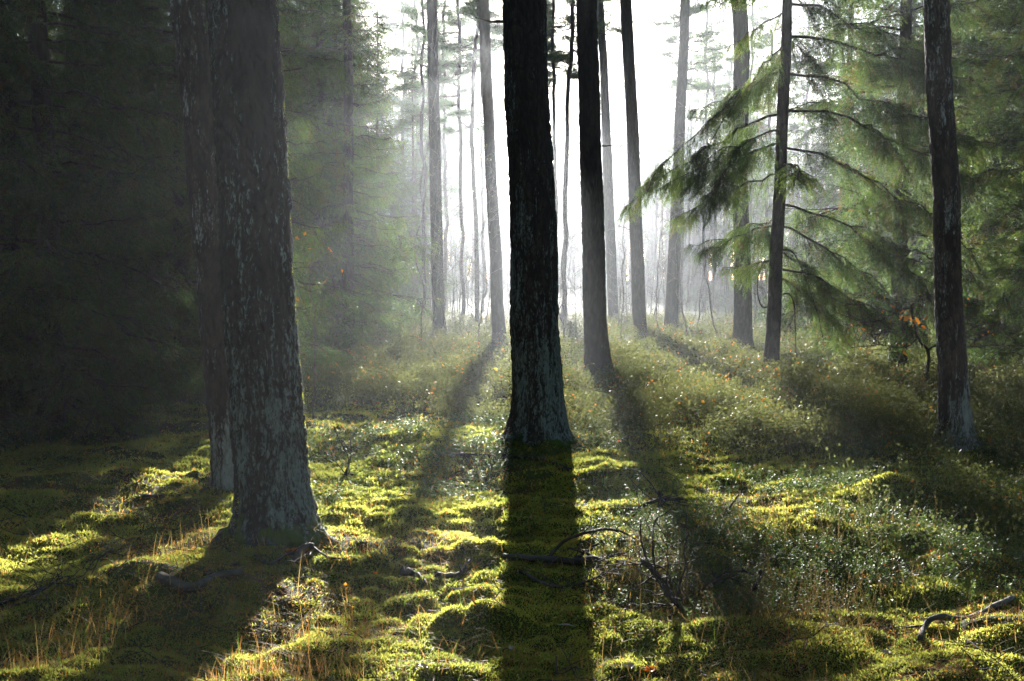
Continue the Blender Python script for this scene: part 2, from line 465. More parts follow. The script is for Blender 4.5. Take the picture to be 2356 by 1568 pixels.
pine('slim leaning pine, second dark trunk right of the central one after the grey pine',
     [(1472, 787, 31), (1468, 640, 30), (1455, 300, 27), (1440, 0, 26)], 15, M['bark_pine'], na=56, dz=.03, seed=37, snags=7, depth=.012)
pine('slim pine leaning right whose middle is crossed by spruce branch tips',
     [(1543, 766, 31), (1549, 640, 29), (1562, 350, 24), (1577, 0, 21)], 16, M['bark_pine'], na=50, dz=.04, seed=41, snags=7, depth=.012)
pine('crooked-topped dark pine directly left of the branchy leaning spruce',
     [(1709, 822, 43), (1709, 640, 38), (1702, 380, 34), (1703, 250, 36), (1707, 110, 35), (1699, 0, 34)], 15, M['bark_pine'], na=64, dz=.03, seed=45, snags=7, depth=.013)
pine('dark upright pine at the right standing in front of the spruces',
     [(2198, 1056, 66), (2196, 950, 63), (2182, 640, 58), (2168, 300, 55), (2157, 0, 54)], 13, M['bark_pale'],
     na=130, dz=.014, plate=(.03, .09), depth=.013, seed=52)
pine('dark pine trunk cut by the left edge of the view above spruce boughs',
     [(20, 960, 52), (16, 500, 50), (10, 0, 48)], 14, M['bark_pine'], Y=9.5, na=60, dz=.03, seed=55)
pine('dim pine trunk showing between spruce boughs at the top left',
     [(206, 830, 34), (203, 500, 32), (198, 0, 30)], 15, M['bark_pine'], Y=15.5, na=40, dz=.04, seed=57)
pine('straight dark pine at the hazy right edge of the left spruces',
     [(1010, 768, 28), (1003, 500, 27), (999, 250, 25), (994, 0, 23)], 16, M['bark_pine'], Y=24, na=50, dz=.04, seed=61, snags=7)

def fringe(root, ax, z0, z1, a0, a1, n, mat, seed, top=1.):
    # short moss and flaking bark standing off the trunk, thinning out upwards
    g = np.random.default_rng(seed); z = z0 + (z1 - z0) * g.random(n) ** 1.2; a = a0 + (a1 - a0) * g.random(n)
    keep = noise2(a * 3, z * 6, seed) + .5 * noise2(a * 9, z * 25, seed + 1) > .55 + .35 * (z - z0) / (z1 - z0) * top
    z, a = z[keep], a[keep]; n = len(z)
    A = np.array([ax(v) for v in z]); r = A[:, 2] * (1 + .30 * np.exp(-z / .12)) + .002
    d0 = np.stack([np.cos(a), np.sin(a), 0 * a], -1); b = np.stack([A[:, 0], A[:, 1], z], -1) + d0 * r[:, None]
    d = unit(d0 + g.normal(size=(n, 3)) * .5 + [0, 0, .25]); tp = np.clip(1 - z / 2.2, .25, 1)[:, None]; s = unit(np.cross(d, g.normal(size=(n, 3)))) * .0024; L = (.005 + .010 * g.random((n, 1))) * tp
    mb = MB(); mb.quads(np.stack([b - s * .6, b + d * L * .5 + s, b + d * L, b + d * L * .5 - s], 1), g.random(n) * .85)
    obj('moss_fringe', mb.mesh('moss_fringe', M[mat]), [c for c in root.children if c.name.startswith('trunk')][0])
def root(root_, ax, a, L, r, mat):
    cx, cy, cr = ax(.08); bl = root_.location; u = np.linspace(0, 1, 9)
    x = cx + np.cos(a + .25 * u * np.sin(a * 5)) * (cr * .75 + L * u); y = cy + np.sin(a + .25 * u * np.sin(a * 5)) * (cr * .75 + L * u)
    zg = gz(x + bl[0], y + bl[1]) - bl[2]
    z = np.maximum(zg, -.2) - .35 * r + (.11 * (1 - u) ** 2.2) - .02 * u
    mb = MB(); mb.tube(np.stack([x, y, z], -1), r * (1 - .75 * u) * (1 + .12 * rng.normal(size=9)), 10, .6, rough=.3)
    obj('root', mb.mesh('root', M[mat], True), [c for c in root_.children if c.name.startswith('trunk')][0])
for a, L, r in [(-2.6, .30, .065), (-1.15, .22, .06), (-.25, .34, .07), (-1.9, .16, .05), (.9, .3, .06)]: root(FRONT, FAX, a, L, r, 'bark_front')
for a, L, r in [(-2.75, .34, .07), (-1.3, .18, .055), (-.35, .30, .065), (-2.0, .22, .05)]: root(MID, MAX_, a, L, r, 'bark_centre')
fringe(FRONT, FAX, .0, 3.4, .0, 1.9, 11000, 'moss', 201, 1.3)
fringe(FRONT, FAX, -.02, .22, -3.2, 3.2, 5000, 'moss', 202, 1.6)
fringe(MID, MAX_, -.02, .25, -3.2, 3.2, 2600, 'moss', 203, 1.6)

# thin far pines with crowns in view, plus hidden ones added as shade
FAR = [
    ('thin far pine with straight stem beside the dark edge pine', [(1066, 700, 8), (1060, 300, 7.5), (1054, 0, 7)], 31, 12.5, 7.4),
    ('thin far pine with a snaking bent stem left of the slim dark pine', [(1099, 690, 10), (1092, 430, 9.5), (1085, 310, 10), (1087, 230, 9), (1095, 120, 9), (1100, 20, 8)], 29, 12.5, 9.5),
    ('very thin far pine almost touching the slim dark pine', [(1112, 690, 6), (1108, 300, 5.5), (1105, 60, 5)], 40, 14, 11),
    ('thin upright far pine just right of the central trunk', [(1281, 690, 9), (1276, 300, 8), (1272, 0, 7)], 34, 14, 9.5),
    ('thin leaning far pine between the central trunk and the grey pine', [(1296, 690, 11), (1306, 300, 10), (1318, 0, 9)], 31, 13.5, 9.5),
    ('far pine added hidden behind the central trunk, dense crown shading the near haze', [(1218, 690, 11), (1217, 300, 10), (1216, 0, 9)], 60, 22, 16),
    ('second far pine added behind the central trunk to shade the haze, beyond the nearer one', [(1247, 680, 8), (1246, 300, 7), (1244, 0, 7)], 78, 24, 20),
    ('pale far pine half hidden behind the slim pine leaning right', [(1566, 720, 13), (1566, 400, 12), (1572, 100, 11)], 33, 13, 9.5),
]
for lab, c, Y, H, cz in FAR:
    bx = at(c[0][0], c[0][1], Y)[0]; base = gp(bx, Y)
    c = [(c[0][0], 640 + (CAMZ - base[2]) / Y * F, c[0][2])] + c[1:]
    r = thing('pine_tree', lab, 'tree', base, 'thin pines far off in the haze')
    me, ax = trunk_mesh('trunk', c, Y, H, M['bark_pine'], base, na=20, dz=.15, plate=(.1, .3), depth=.01, seed=int(Y) + 70, wob=.05)
    obj('trunk', me, r)
    dense = c[-1][0] in (1216, 1244)  # pines added behind the central trunk: thick crowns block sun from near haze
    obj('crown', pine_crown('crown', ax, cz * .8, H, 110 if dense else 34, 1.25 if dense else 1.5, .16 if dense else .12, .026 if dense else .014, 30 if dense else 22, .5 if dense else .34), r)
#PART2
# ------------------------------------------------------------------ spruces
def strand_tris(P0, D, Ln, sag, spacing, nl, nw, tint, spread=.8):
    K = np.maximum(2, (Ln / spacing).astype(int)); n = len(P0)
    idx = np.repeat(np.arange(n), K)
    t = (np.arange(len(idx)) - np.repeat(np.cumsum(K) - K, K) + rng.random(len(idx))) / K[idx]
    sg = np.broadcast_to(sag, (n,))[idx]
    L = Ln[idx]
    pos = P0[idx] + D[idx] * (L * t)[:, None]; pos[:, 2] -= sg * L * t * t
    tg = D[idx].copy(); tg[:, 2] -= 2 * sg * t; tg = unit(tg)
    pp = unit(np.cross(tg, rdir(len(idx))))
    nd = unit(tg * .75 + pp * spread)
    sd = unit(np.cross(nd, rdir(len(idx)))) * nw / 2
    ll = nl * (.7 + .5 * rng.random((len(idx), 1)))
    return np.stack([pos - sd, pos + sd, pos + nd * ll], 1), np.clip(tint[idx] + .12 * (rng.random(len(idx)) - .5), 0, 1)

def strand_stems(P0, D, Ln, sag, w):
    sd = unit(np.cross(D, rdir(len(P0)))) * w / 2
    E = P0 + D * Ln[:, None]; E[:, 2] -= np.broadcast_to(sag, (len(P0),)) * Ln
    return np.stack([P0 - sd, P0 + sd, E], 1)

def bough(mb, o, a, L, drop, lift, q, curtain=.4, brown=.05, bare=.22, bend=None, rad=None, lvl=0, dn=1.):
    """one spruce bough with hanging side twigs; q = fineness (1 near, 2+ far)"""
    m = 12; s = np.linspace(0, 1, m)
    if bend is None: bend = rng.normal() * .26
    ang = a + bend * s
    pts = np.stack([o[0] + np.cos(ang) * L * s, o[1] + np.sin(ang) * L * s, o[2] + L * (.12 * s - drop * s ** 1.5 + lift * s ** 3)], -1)
    pts[2:-1] += rng.normal(size=(m - 3, 3)) * .016 * L
    mb.tube(pts, np.linspace(rad or (.007 + .007 * L), .003, m), 5, .2, 1, cap=False)
    if L > 1.15 and lvl == 0:
        for k in range(int(2 + L * 1.6)):
            f = .25 + .6 * rng.random(); i = int(f * (m - 1)); sg = 1 if k % 2 else -1
            bough(mb, pts[i], ang[i] + sg * (.45 + .6 * rng.random()), L * (.22 + .26 * rng.random()) * (1.3 - f), drop * (.7 + .9 * rng.random()) + .15, lift * .6, q, curtain, brown, .12, None, .004 + .003 * L, 1, dn)
    ns = int(L * (1 - bare) / ((.019 if L <= 1.15 or lvl else .027) * q) * dn) * 2
    if ns < 2: return
    f = bare + (1 - bare) * rng.random(ns); f[: max(2, ns // 12)] = 1 - .06 * rng.random(max(2, ns // 12))
    x = f * (m - 1); i = np.minimum(x.astype(int), m - 2); P = pts[i] + (pts[i + 1] - pts[i]) * (x - i)[:, None]
    fw = unit(pts[i + 1] - pts[i]); sd = unit(np.cross(fw, [0, 0, 1.]))
    sgn = np.where(rng.random(ns) < .5, -1., 1.)[:, None]
    D = unit(sd * sgn * (.45 + .5 * rng.random((ns, 1))) + fw * (.35 + .5 * rng.random((ns, 1))) + np.array([0, 0, -1.]) * (curtain * (.15 + 1.9 * rng.random((ns, 1)) ** 2)) + .16 * rng.normal(size=(ns, 3)))
    Ls = (.16 + .42 * rng.random(ns)) * np.clip(1.3 - f, .30, 1) * min(1.3, .6 + .3 * L)
    tb = rng.random(); tint = np.clip(.12 + .5 * tb + .35 * rng.random(ns) + .25 * (f - .6), 0, .86)
    tint = np.where(rng.random(ns) < brown, .96, tint)
    # side twigs of the side twigs
    K = np.maximum(1, (Ls / (.045 * q)).astype(int)); idx = np.repeat(np.arange(ns), K)
    t = .15 + .85 * rng.random(len(idx))
    P3 = P[idx] + D[idx] * (Ls[idx] * t)[:, None]; P3[:, 2] -= .35 * Ls[idx] * t * t
    s3 = unit(np.cross(D[idx], [0, 0, 1.])) * np.where(rng.random((len(idx), 1)) < .5, -1, 1)
    D3 = unit(D[idx] * (.5 + .4 * rng.random((len(idx), 1))) + s3 * (.35 + .5 * rng.random((len(idx), 1))) + np.array([0, 0, -1.]) * (curtain * rng.random((len(idx), 1))))
    L3 = (.06 + .11 * rng.random(len(idx))) * (1.1 - .6 * t)
    nl, nw, sp = .024 * q ** .6, .0068 * q, .0090 * q
    A = strand_tris(P, D, Ls, .35, sp, nl, nw, tint); B = strand_tris(P3, D3, L3, .25, sp, nl, nw, tint[idx])
    mb.tris(A[0], A[1]); mb.tris(B[0], B[1])
    mb.tris(strand_stems(P, D, Ls, .35, .006 * q ** .5), .2, 1)

def spruce_meshes(H, r0, zb, Lmax, q, seed, per=5, lenf=None, curtain=.4, brown=.05, dz=.27, taper=1.0, skip=None, ax=None):
    global rng
    keep = rng; rng = np.random.default_rng(seed)
    mb = MB()
    z = zb
    while z < H - .25:
        t = z / H
        n = max(3, int(per * (.7 + .6 * rng.random())))
        qq = q if z < 7.5 else q * 1.8
        a0 = rng.random() * 6.28
        for k in range(n):
            a = a0 + 2 * PI * k / n + rng.normal() * .25
            L = Lmax * (1 - t) ** taper * (.6 + .55 * rng.random())
            if z < zb + .8: L *= .6 + .5 * rng.random()
            if lenf: L *= lenf(z, a)
            if skip and skip(z, a, L): continue
            if rng.random() < .06:      # a dead bare bough
                c = ax(z) if ax else (0, 0, 0); u = np.linspace(0, 1, 6); p = np.stack([c[0] + np.cos(a) * L * .6 * u, c[1] + np.sin(a) * L * .6 * u, z - .25 * L * u ** 1.5], -1); p[1:] += rng.normal(size=(5, 3)) * .03
                mb.tube(p, np.linspace(.011, .003, 6), 4, .3, 1, cap=False); continue
            if L < .18: continue
            zz = z + rng.normal() * .06
            c = ax(zz) if ax else (0, 0, 0)
            bough(mb, np.array([c[0], c[1], zz]), a, L, (.62 - .75 * t) * (.7 + .6 * rng.random()), .22 + .12 * rng.random(), qq, curtain, brown, dn=.6 if curtain >= .8 else .8)
        z += dz * (.75 + .5 * rng.random())
    crown = mb.mesh('spruce_crown', [M['needle'], M['wood']])
    rng = keep
    return crown

def plain_trunk(H, r0, seed, na=28, dz=.12):
    zz = np.concatenate([np.arange(-.3, H, dz), [H]])
    th = np.arange(na) * 2 * PI / na; A, ZZ = np.meshgrid(th, zz)
    R = r0 * np.clip(1 - .93 * np.maximum(ZZ, 0) / H, .02, 1) * (1 + .35 * np.exp(-np.maximum(ZZ, 0) / .15)) * (1 + .07 * (fbm2(np.cos(A) * 2 + 3, ZZ * 2 + np.sin(A) * 2, 3, seed) - .5))
    V = np.stack([R * np.cos(A) + .03 * np.sin(ZZ * .9 + seed), R * np.sin(A), ZZ], -1).reshape(-1, 3)
    n = len(zz); i = np.arange(n - 1)[:, None] * na; j = np.arange(na)[None]; k2 = (j + 1) % na
    return new_mesh('spruce_trunk', V, [np.stack([i + j, i + k2, i + na + k2, i + na + j], -1).reshape(-1, 4)], M['bark_spruce'], True, np.full(len(V), .8))

PROTO = {}
def spruce(label, x, y, H, variant, rot=0., scale=1., group=None):
    base = gp(x, y)
    if variant not in PROTO:
        Hh, r0, zb, Lm, q, seed, per, cur, br, dz = VAR[variant]
        r = thing('spruce_tree', label, 'tree', base, group); r.rotation_euler = (0, 0, rot); r.scale = (scale,) * 3
        obj('trunk', plain_trunk(Hh, r0, seed), r); obj('crown', spruce_meshes(Hh, r0, zb, Lm, q, seed, per, None, cur, br, dz), r)
        PROTO[variant] = r
        return r
    return dup(PROTO[variant], base, rot, (scale,) * 3, label, group)

VAR = {   # height, trunk radius, lowest bough, longest bough, fineness, seed, boughs per whorl, curtain, brown share, whorl gap
    'near': (12.5, .11, .25, 2.1, 1.3, 101, 6, .55, .05, .24),
    'mid': (13.5, .12, .5, 1.9, 1.6, 103, 6, .7, .06, .25),
    'far': (13.0, .11, .3, 2.3, 2.5, 105, 7, .6, .05, .24),
    'airy': (13.5, .12, .7, 2.1, 1.5, 109, 4, .8, .12, .33),
    'sparse': (14.0, .13, 1.1, 1.45, 1.7, 107, 5, .9, .08, .32),
}
G1 = 'dark spruces crowding the left side'
spruce('dark spruce at the far left whose thin stem stands clear between its boughs', -4.2, 9.0, 13, 'near', .3, 1.0, G1)
spruce('dark spruce close behind the massive front trunk with tips lit at its right', -2.62, 10.6, 13, 'sparse', 1.2, .92, G1)
spruce('spruce with long hanging curtains in the hazy beam of the left spruces', -3.7, 15.8, 13, 'sparse', .4, 1.0, G1)
spruce('rightmost hazy spruce of the left block next to the straight dark pine', -3.15, 19.3, 13, 'sparse', 2.6, 1.02, G1)
left = [(-6.3, 9.6, 'near', 2.1, 1.0), (-5.3, 12.2, 'mid', 4.1, 1.0), (-4.4, 13.8, 'mid', .7, .95), (-7.6, 13.4, 'far', 1.0, 1.0), (-4.5, 16.5, 'far', 3.0, 1.05),
        (-7.0, 18.0, 'far', 5.0, 1.1), (-4.0, 21.0, 'far', 2.2, 1.1), (-9.6, 17.0, 'far', .2, 1.1), (-6.2, 24.0, 'far', 4.0, 1.15), (-10.0, 23.0, 'far', 1.9, 1.2), (-13.0, 26.0, 'far', .9, 1.2), (-8.4, 30.0, 'far', 3.6, 1.2),
        (-4.0, 30.0, 'far', .5, .8), (-3.6, 36.5, 'far', 4.5, .8), (-4.6, 26.5, 'far', .5, 1.15), (-4.2, 24.5, 'mid', 2.9, 1.1), (-11.5, 31.0, 'far', 2.4, 1.2), (-15.0, 33.0, 'far', 5.4, 1.25), (-6.6, 35.0, 'far', 1.4, 1.2), (-5.1, 8.1, 'mid', 5.5, .95), (-3.95, 12.0, 'near', 3.9, 1.0)]
for k, (x, y, v, r, s) in enumerate(left):
    spruce('dark spruce packed in the block of spruces behind the left trunks', x, y, 13, v, r, s, 'spruces packed behind the left trunks')

# the leaning spruce with long boughs to both sides
def lean_spruce():
    global rng
    ctrl = [(1770, 881, 37), (1777, 780, 33), (1791, 500, 28), (1803, 200, 25), (1811, 0, 22)]
    bx, by = ground_at(1770, 881); base = gp(bx, by)
    r = thing('spruce_tree', 'bare-stemmed spruce leaning right with long drooping boughs on both sides', 'tree', base)
    me, ax = trunk_mesh('trunk', ctrl, by, 12.5, M['bark_spruce'], base, na=56, dz=.025, plate=(.03, .08), depth=.006, seed=88, flare=.25)
    obj('trunk', me, r)
    keep = rng; rng = np.random.default_rng(77)
    mb = MB()
    # boughs the photograph shows: height seen on the stem (pixel row), heading, length, drop
    for py, az, L, drop in [(165, 180, 1.9, 1.15), (262, 177, 2.25, .80), (330, 196, 1.9, .75), (400, 168, 1.7, .75), (300, 210, 1.6, .8), (30, 174, 1.0, .9), (110, 200, 1.0, 1.1), (520, 190, 1.0, .6), (600, 172, .85, .5),
                            (10, 8, 3.0, .55), (85, -6, 2.9, .62), (170, 14, 2.7, .65), (255, -14, 2.6, .70), (340, 5, 2.5, .8), (470, 10, 2.4, .95), (520, -5, 2.3, .95), (620, 0, 1.9, .85),
                            (60, 60, 1.9, .6), (150, 110, 1.8, .6), (330, 130, 1.7, .6), (500, 100, 1.5, .6), (580, 50, 1.7, .7), (380, -60, 1.5, .6), (640, 30, 1.6, .8)]:
        z = at(1790, py, by)[2] - base[2]; c = ax(z)
        bough(mb, np.array([c[0], c[1], z]), math.radians(az + rng.normal() * 7), L * (.78 + .34 * rng.random()), drop * (.85 + .3 * rng.random()), .18, .9, .8, .07, .08, rad=.009 + .004 * L, dn=.78)
    z = 5.2
    while z < 12.2:
        for k in range(5):
            c = ax(z); a = rng.random() * 6.28; L = 2.3 * (1 - z / 12.8) * (.6 + .6 * rng.random())
            if L > .2: bough(mb, np.array([c[0], c[1], z]), a, L, .4, .2, 2.2, .5, .05)
        z += .3
    obj('crown', mb.mesh('crown', [M['needle'], M['wood']]), r)
    # bare hooked dead boughs low on the stem
    for z, a, pts in [(1.15, 0, [(0, 0, 0), (.12, 0, .02), (.20, .02, -.12), (.22, 0, -.5), (.26, .03, -.85), (.40, 0, -1.0)]),
                      (1.75, 0, [(0, 0, 0), (.15, 0, -.02), (.3, .05, -.25), (.45, .1, -.6), (.55, .1, -.9), (.62, .1, -1.2)]),
                      (1.0, PI, [(0, 0, 0), (.10, 0, .0), (.16, .02, .2), (.14, .03, .5)])]:
        c = ax(z); m2 = MB(); p = smooth_line(pts, 16)
        p = np.stack([c[0] + np.cos(a) * (p[:, 0] + c[2] * .7), c[1] + p[:, 1], z + p[:, 2]], -1)
        m2.tube(p, np.linspace(.013, .005, 16), 6, .4)
        for f in (.4, .6, .75, .9):
            q0 = p[int(f * 15)]; dd = rdir(1)[0] * [1, 1, .6] * .3
            m2.tube(np.stack([q0, q0 + dd * .5 + [0, 0, .02], q0 + dd + [0, 0, -.06]]), [.004, .003, .0015], 4, .4)
        obj('dead_bough', m2.mesh('dead_bough', M['wood'], True), r)
    rng = keep
lean_spruce()

G2 = 'spruces closing the right side'
spruce('sunlit yellow-green spruce seen through behind the leaning bare-stemmed spruce', 5.75, 14.8, 13, 'airy', .9, 1.05, G2)
spruce('spruce behind the dark upright right pine with dangling shaded curtains', 6.7, 12.2, 13, 'airy', 2.2, .95, G2)
right = [(8.3, 13.2, 'near', 3.3, 1.0), (8.6, 17.0, 'far', 1.1, 1.1), (10.2, 16.0, 'far', 2.0, 1.1), (8.9, 22.5, 'far', 4.4, 1.1), (9.5, 21.0, 'far', 5.2, 1.15), (12.5, 21.0, 'far', .4, 1.2), (12.0, 28.0, 'far', 1.4, 1.2), (9.0, 27.0, 'far', 2.7, 1.2), (15.5, 30.0, 'far', 3.7, 1.25), (8.0, 15.2, 'mid', 1.9, 1.0), (6.6, 9.7, 'near', 4.6, .9)]
for k, (x, y, v, r, s) in enumerate(right):
    spruce('shaded spruce in the dark mass at the right edge', x, y, 13, v, r, s, 'spruces in the dark mass at the right edge')

# ------------------------------------------------------------------ pines far behind, faded by the haze
PINES = []
for k in range(3):
    H = (18, 21, 16)[k]; rr = thing('pine_tree', 'tall far pine faded pale blue by the haze', 'tree', (0, 0, 0), 'pines far behind faded by the haze')
    b = at(1178, 700, 60)
    me, ax = trunk_mesh('far_trunk', [(1178, 676, 8), (1182, 500, 8), (1176, 200, 7), (1178, 0, 6)], 60, H, M['bark_pine'], np.array([0, 60, 0.]), na=14, dz=.3, plate=(.1, .3), depth=.01, seed=170 + k, wob=.12)
    obj('trunk', me, rr); obj('crown', pine_crown('far_crown', ax, H * (.42, .55, .35)[k], H, (34, 30, 30)[k], (2.6, 2.3, 2.8)[k], .17, .028, 15, .62), rr)
    PINES.append(rr)
spots = [(1640, 43, 0, .62), (1585, 52, 1, .60), (1700, 47, 2, .66), (1508, 60, 1, .6), (1765, 40, 0, .62), (1620, 40, 1, .6), (1722, 42, 1, .62), (1672, 60, 2, .9), (1545, 72, 0, .85), (1610, 100, 2, 1.1), (1550, 66, 2, .8), (1420, 95, 2, .8),
         (1024, 38, 1, .62), (975, 35, 1, .58), (1012, 50, 0, .75), (985, 56, 2, .8), (1064, 88, 1, .9), (930, 64, 1, 1.0), (1040, 95, 2, 1.15), (880, 80, 0, 1.0), (960, 55, 0, .9),
         (1850, 75, 1, 1.0), (1930, 62, 0, 1.0), (2040, 80, 2, 1.1), (2150, 70, 1, 1.0), (2260, 75, 0, 1.1), (2330, 60, 2, 1.0), (800, 70, 2, 1.0), (700, 62, 0, 1.0), (560, 75, 1, 1.1), (420, 65, 2, 1.0), (300, 78, 0, 1.1), (180, 62, 1, 1.0), (60, 70, 2, 1.1), (1360, 105, 1, .8), (1225, 120, 2, .72), (1130, 115, 0, .75), (1290, 118, 0, .7)]
first = [True] * 3
for px, Y, v, s in spots:
    x = at(px, 640, Y)[0]; b = gp(x, Y)
    if first[v]:
        PINES[v].location = b; PINES[v].scale = (s,) * 3; PINES[v].rotation_euler = (0, 0, px); first[v] = False
    else: dup(PINES[v], b, px * 1.7, (s,) * 3, 'tall far pine faded pale blue by the haze')

# ------------------------------------------------------------------ bare saplings
def sapling_mesh(H, r0, seed, nb=26, lean=(0, 0), blen=.9, z0=.25, leaves=0, sub=3, upward=1.0):
    g = np.random.default_rng(seed); mb = MB()
    n = 16; s = np.linspace(0, 1, n)
    wx = np.cumsum(g.normal(size=n)) * .012 * H; wy = np.cumsum(g.normal(size=n)) * .012 * H
    st = np.stack([lean[0] * s * H + wx, lean[1] * s * H + wy, s * H - .1], -1)
    mb.tube(st, np.linspace(r0, r0 * .15, n), 6, .4)
    tips = []
    for b in range(nb):
        f = z0 + (.98 - z0) * (b + g.random()) / nb; i = f * (n - 1); p = st[int(i)] + (st[min(n - 1, int(i) + 1)] - st[int(i)]) * (i % 1)
        a = g.random() * 6.28; L = blen * (1.1 - .75 * f) * (.5 + .7 * g.random())
        m = 7; t = np.linspace(0, 1, m)
        d = np.array([np.cos(a), np.sin(a), upward * (.5 + .6 * g.random())]); d /= np.linalg.norm(d)
        q = p + d * (L * t)[:, None]; q[:, 2] += .12 * L * t * t * (1 if g.random() < .6 else -1.2)
        q[1:] += np.cumsum(g.normal(size=(m - 1, 3)) * .022 * L, 0)
        mb.tube(q, np.linspace(r0 * .30 * (1 - .5 * f), .0016, m), 4, .4, cap=False)
        for k in range(sub):
            i2 = 1 + int(g.random() * (m - 2)); d2 = d * .7 + g.normal(size=3) * .5; d2 /= np.linalg.norm(d2)
            L2 = L * (.2 + .35 * g.random()); u = np.linspace(0, 1, 4)
            q2 = q[i2] + d2 * (L2 * u)[:, None]; q2[2:] += g.normal(size=(2, 3)) * .05 * L2
            mb.tube(q2, np.linspace(.0035, .0012, 4), 3, .4, cap=False); tips.append(q2[-1])
            for _ in range(2):
                d3 = d2 + g.normal(size=3) * .6; d3 /= np.linalg.norm(d3); e = q2[2] + d3 * L2 * .5
                mb.tube(np.stack([q2[2], e]), [.002, .001], 3, .4, cap=False); tips.append(e)
    return mb, np.array(tips)

def leaf_mesh(P, size, g, curl=.25):
    """small flat leaves folded along their middle"""
    n = len(P); d = unit(g.normal(size=(n, 3)) + [0, 0, -.5]); s = unit(np.cross(d, g.normal(size=(n, 3)))); nn = np.cross(d, s)
    L = size * (.7 + .6 * g.random((n, 1)))
    mid = P + d * L * .5; tip = P + d * L
    a = mid + s * L * .3 + nn * L * curl * .5; b = mid - s * L * .3 + nn * L * curl * .5
    return np.concatenate([np.stack([P, a, tip, mid], 1), np.stack([P, mid, tip, b], 1)])

def sapling(label, px, Y, H, seed, cat='sapling', group=None, leafn=0, leaf_mat='moss', name='birch_sapling', leafsize=.03, **kw):
    x = at(px, 640, Y)[0]; r = thing(name, label, cat, gp(x, Y), group)
    mb, tips = sapling_mesh(H, kw.pop('r0', .011 + .002 * H) * .72, seed, **kw)
    obj('stem', mb.mesh('stem', M['birch'], False), r)
    if leafn:
        g = np.random.default_rng(seed + 1); pk = tips[g.integers(0, len(tips), leafn)]
        l = MB(); l.quads(leaf_mesh(pk, leafsize, g), .5 * g.random(leafn * 2)); obj('foliage', l.mesh('foliage', M[leaf_mat]), r)
    return r
GS = 'bare saplings standing in the haze'
sapling('bare sapling whose wavy stem rises left of the crooked-topped pine', 1672, 17.5, 4.6, 301, group=GS, lean=(-.03, 0), nb=22, r0=.018, z0=.3)
sapling('leafless birch sapling, second of those left of the slim dark pine', 1072, 19, 4.2, 302, group=GS, lean=(.06, 0), r0=.016, leafn=30)
sapling('leafless sapling leaning right against the slim dark pine', 1105, 18.5, 3.8, 303, group=GS, lean=(.13, 0), r0=.015, leafn=20)
sapling('twiggy bush sapling at the foot of the straight dark pine', 1030, 20, 3.2, 304, group=GS, nb=34, blen=1.3, r0=.016, leafn=40)
sapling('twiggy sapling spreading sideways between straight dark pine and spruces', 985, 19, 3.6, 305, group=GS, nb=34, blen=1.5, lean=(.04, 0), r0=.017, leafn=24)
sapling('forked bare sapling just right of the central trunk', 1306, 20, 4.0, 306, group=GS, lean=(.03, 0), nb=26, r0=.020)
sapling('slender bare sapling touching the right side of the central trunk', 1298, 24, 5.0, 307, group=GS, lean=(.035, 0), nb=22)
sapling('straight bare sapling between the two slim leaning pines', 1512, 22, 4.2, 308, group=GS, nb=20)
sapling('bare sapling right of the slim pine leaning right', 1585, 20, 4.5, 309, group=GS, lean=(.05, 0), nb=22)
sapling('thin double-twigged sapling close to the slim pine leaning right', 1605, 24, 4.4, 310, group=GS, lean=(.02, 0), nb=24)
sapling('pale bare sapling right of the grey straight pine', 1424, 22, 4.8, 311, group=GS, lean=(-.02, 0), nb=26)
sapling('faint bare sapling behind the crooked-topped pine', 1735, 23, 4.2, 312, group=GS, nb=26)
sapling('tall bare birch arching in front of the left spruces near the straight dark pine', 952, 17.5, 6.6, 313, group=GS, lean=(.09, 0), nb=26, blen=1.2, r0=.02, z0=.35)
sapling('small birch with a few last orange leaves beside the massive front trunk', 722, 9.2, 1.9, 314, nb=14, blen=.7, leafn=14, leaf_mat='oakleaf', leafsize=.045, name='birch_sapling', r0=.016)
# the thicket further back: more twigs than one could count
def thicket():
    g = np.random.default_rng(9); mb = MB()
    nst = 900
    Y = 25 + 50 * g.random(nst) ** 1.2; X = (g.random(nst) - .5) * 1.15 * Y
    keepc = ~((np.abs(X - Y * math.tan(SUN_AZ)) < 1.0) & (g.random(nst) < .5)); X, Y = X[keepc], Y[keepc]
    Z = gz(X, Y)
    for x, y, z in zip(X, Y, Z):
        H = 1.6 + 3.2 * g.random() ** 1.4; b = np.array([x, y, z - .1]); ln = np.array([g.normal() * .09, g.normal() * .06, 1.]); top = b + ln * H
        w = .006 + .003 * H; sd = np.array([w, 0, 0]); sy = np.array([0, w, 0])
        mb.tris(np.stack([[b - sd, b + sd, top], [b - sy, b + sy, top]]), .4)
        nb = 26; f = .15 + .83 * g.random(nb); P = b + (top - b) * f[:, None]
        D = g.normal(size=(nb, 3)) * [1, 1, .25]; D[:, 2] = np.abs(D[:, 2]) + .75; D = unit(D)
        Lb = (.35 + .9 * g.random(nb)) * (1.2 - f) * H * .28
        E = P + D * Lb[:, None]; s = unit(np.cross(D, g.normal(size=(nb, 3)))) * .007
        mb.tris(np.stack([P - s, P + s, E], 1), .4)
        k = 4; idx = np.repeat(np.arange(nb), k); t = .25 + .75 * g.random(nb * k); P2 = P[idx] + D[idx] * (Lb[idx] * t)[:, None]
        D2 = unit(D[idx] * .8 + g.normal(size=(nb * k, 3)) * .55); E2 = P2 + D2 * (Lb[idx] * (.25 + .3 * g.random(nb * k)))[:, None]; s2 = unit(np.cross(D2, g.normal(size=(nb * k, 3)))) * .005
        mb.tris(np.stack([P2 - s2, P2 + s2, E2], 1), .4)
    o = kind(obj('thicket', mb.mesh('thicket', M['birch'])), 'stuff'); return o
thicket()

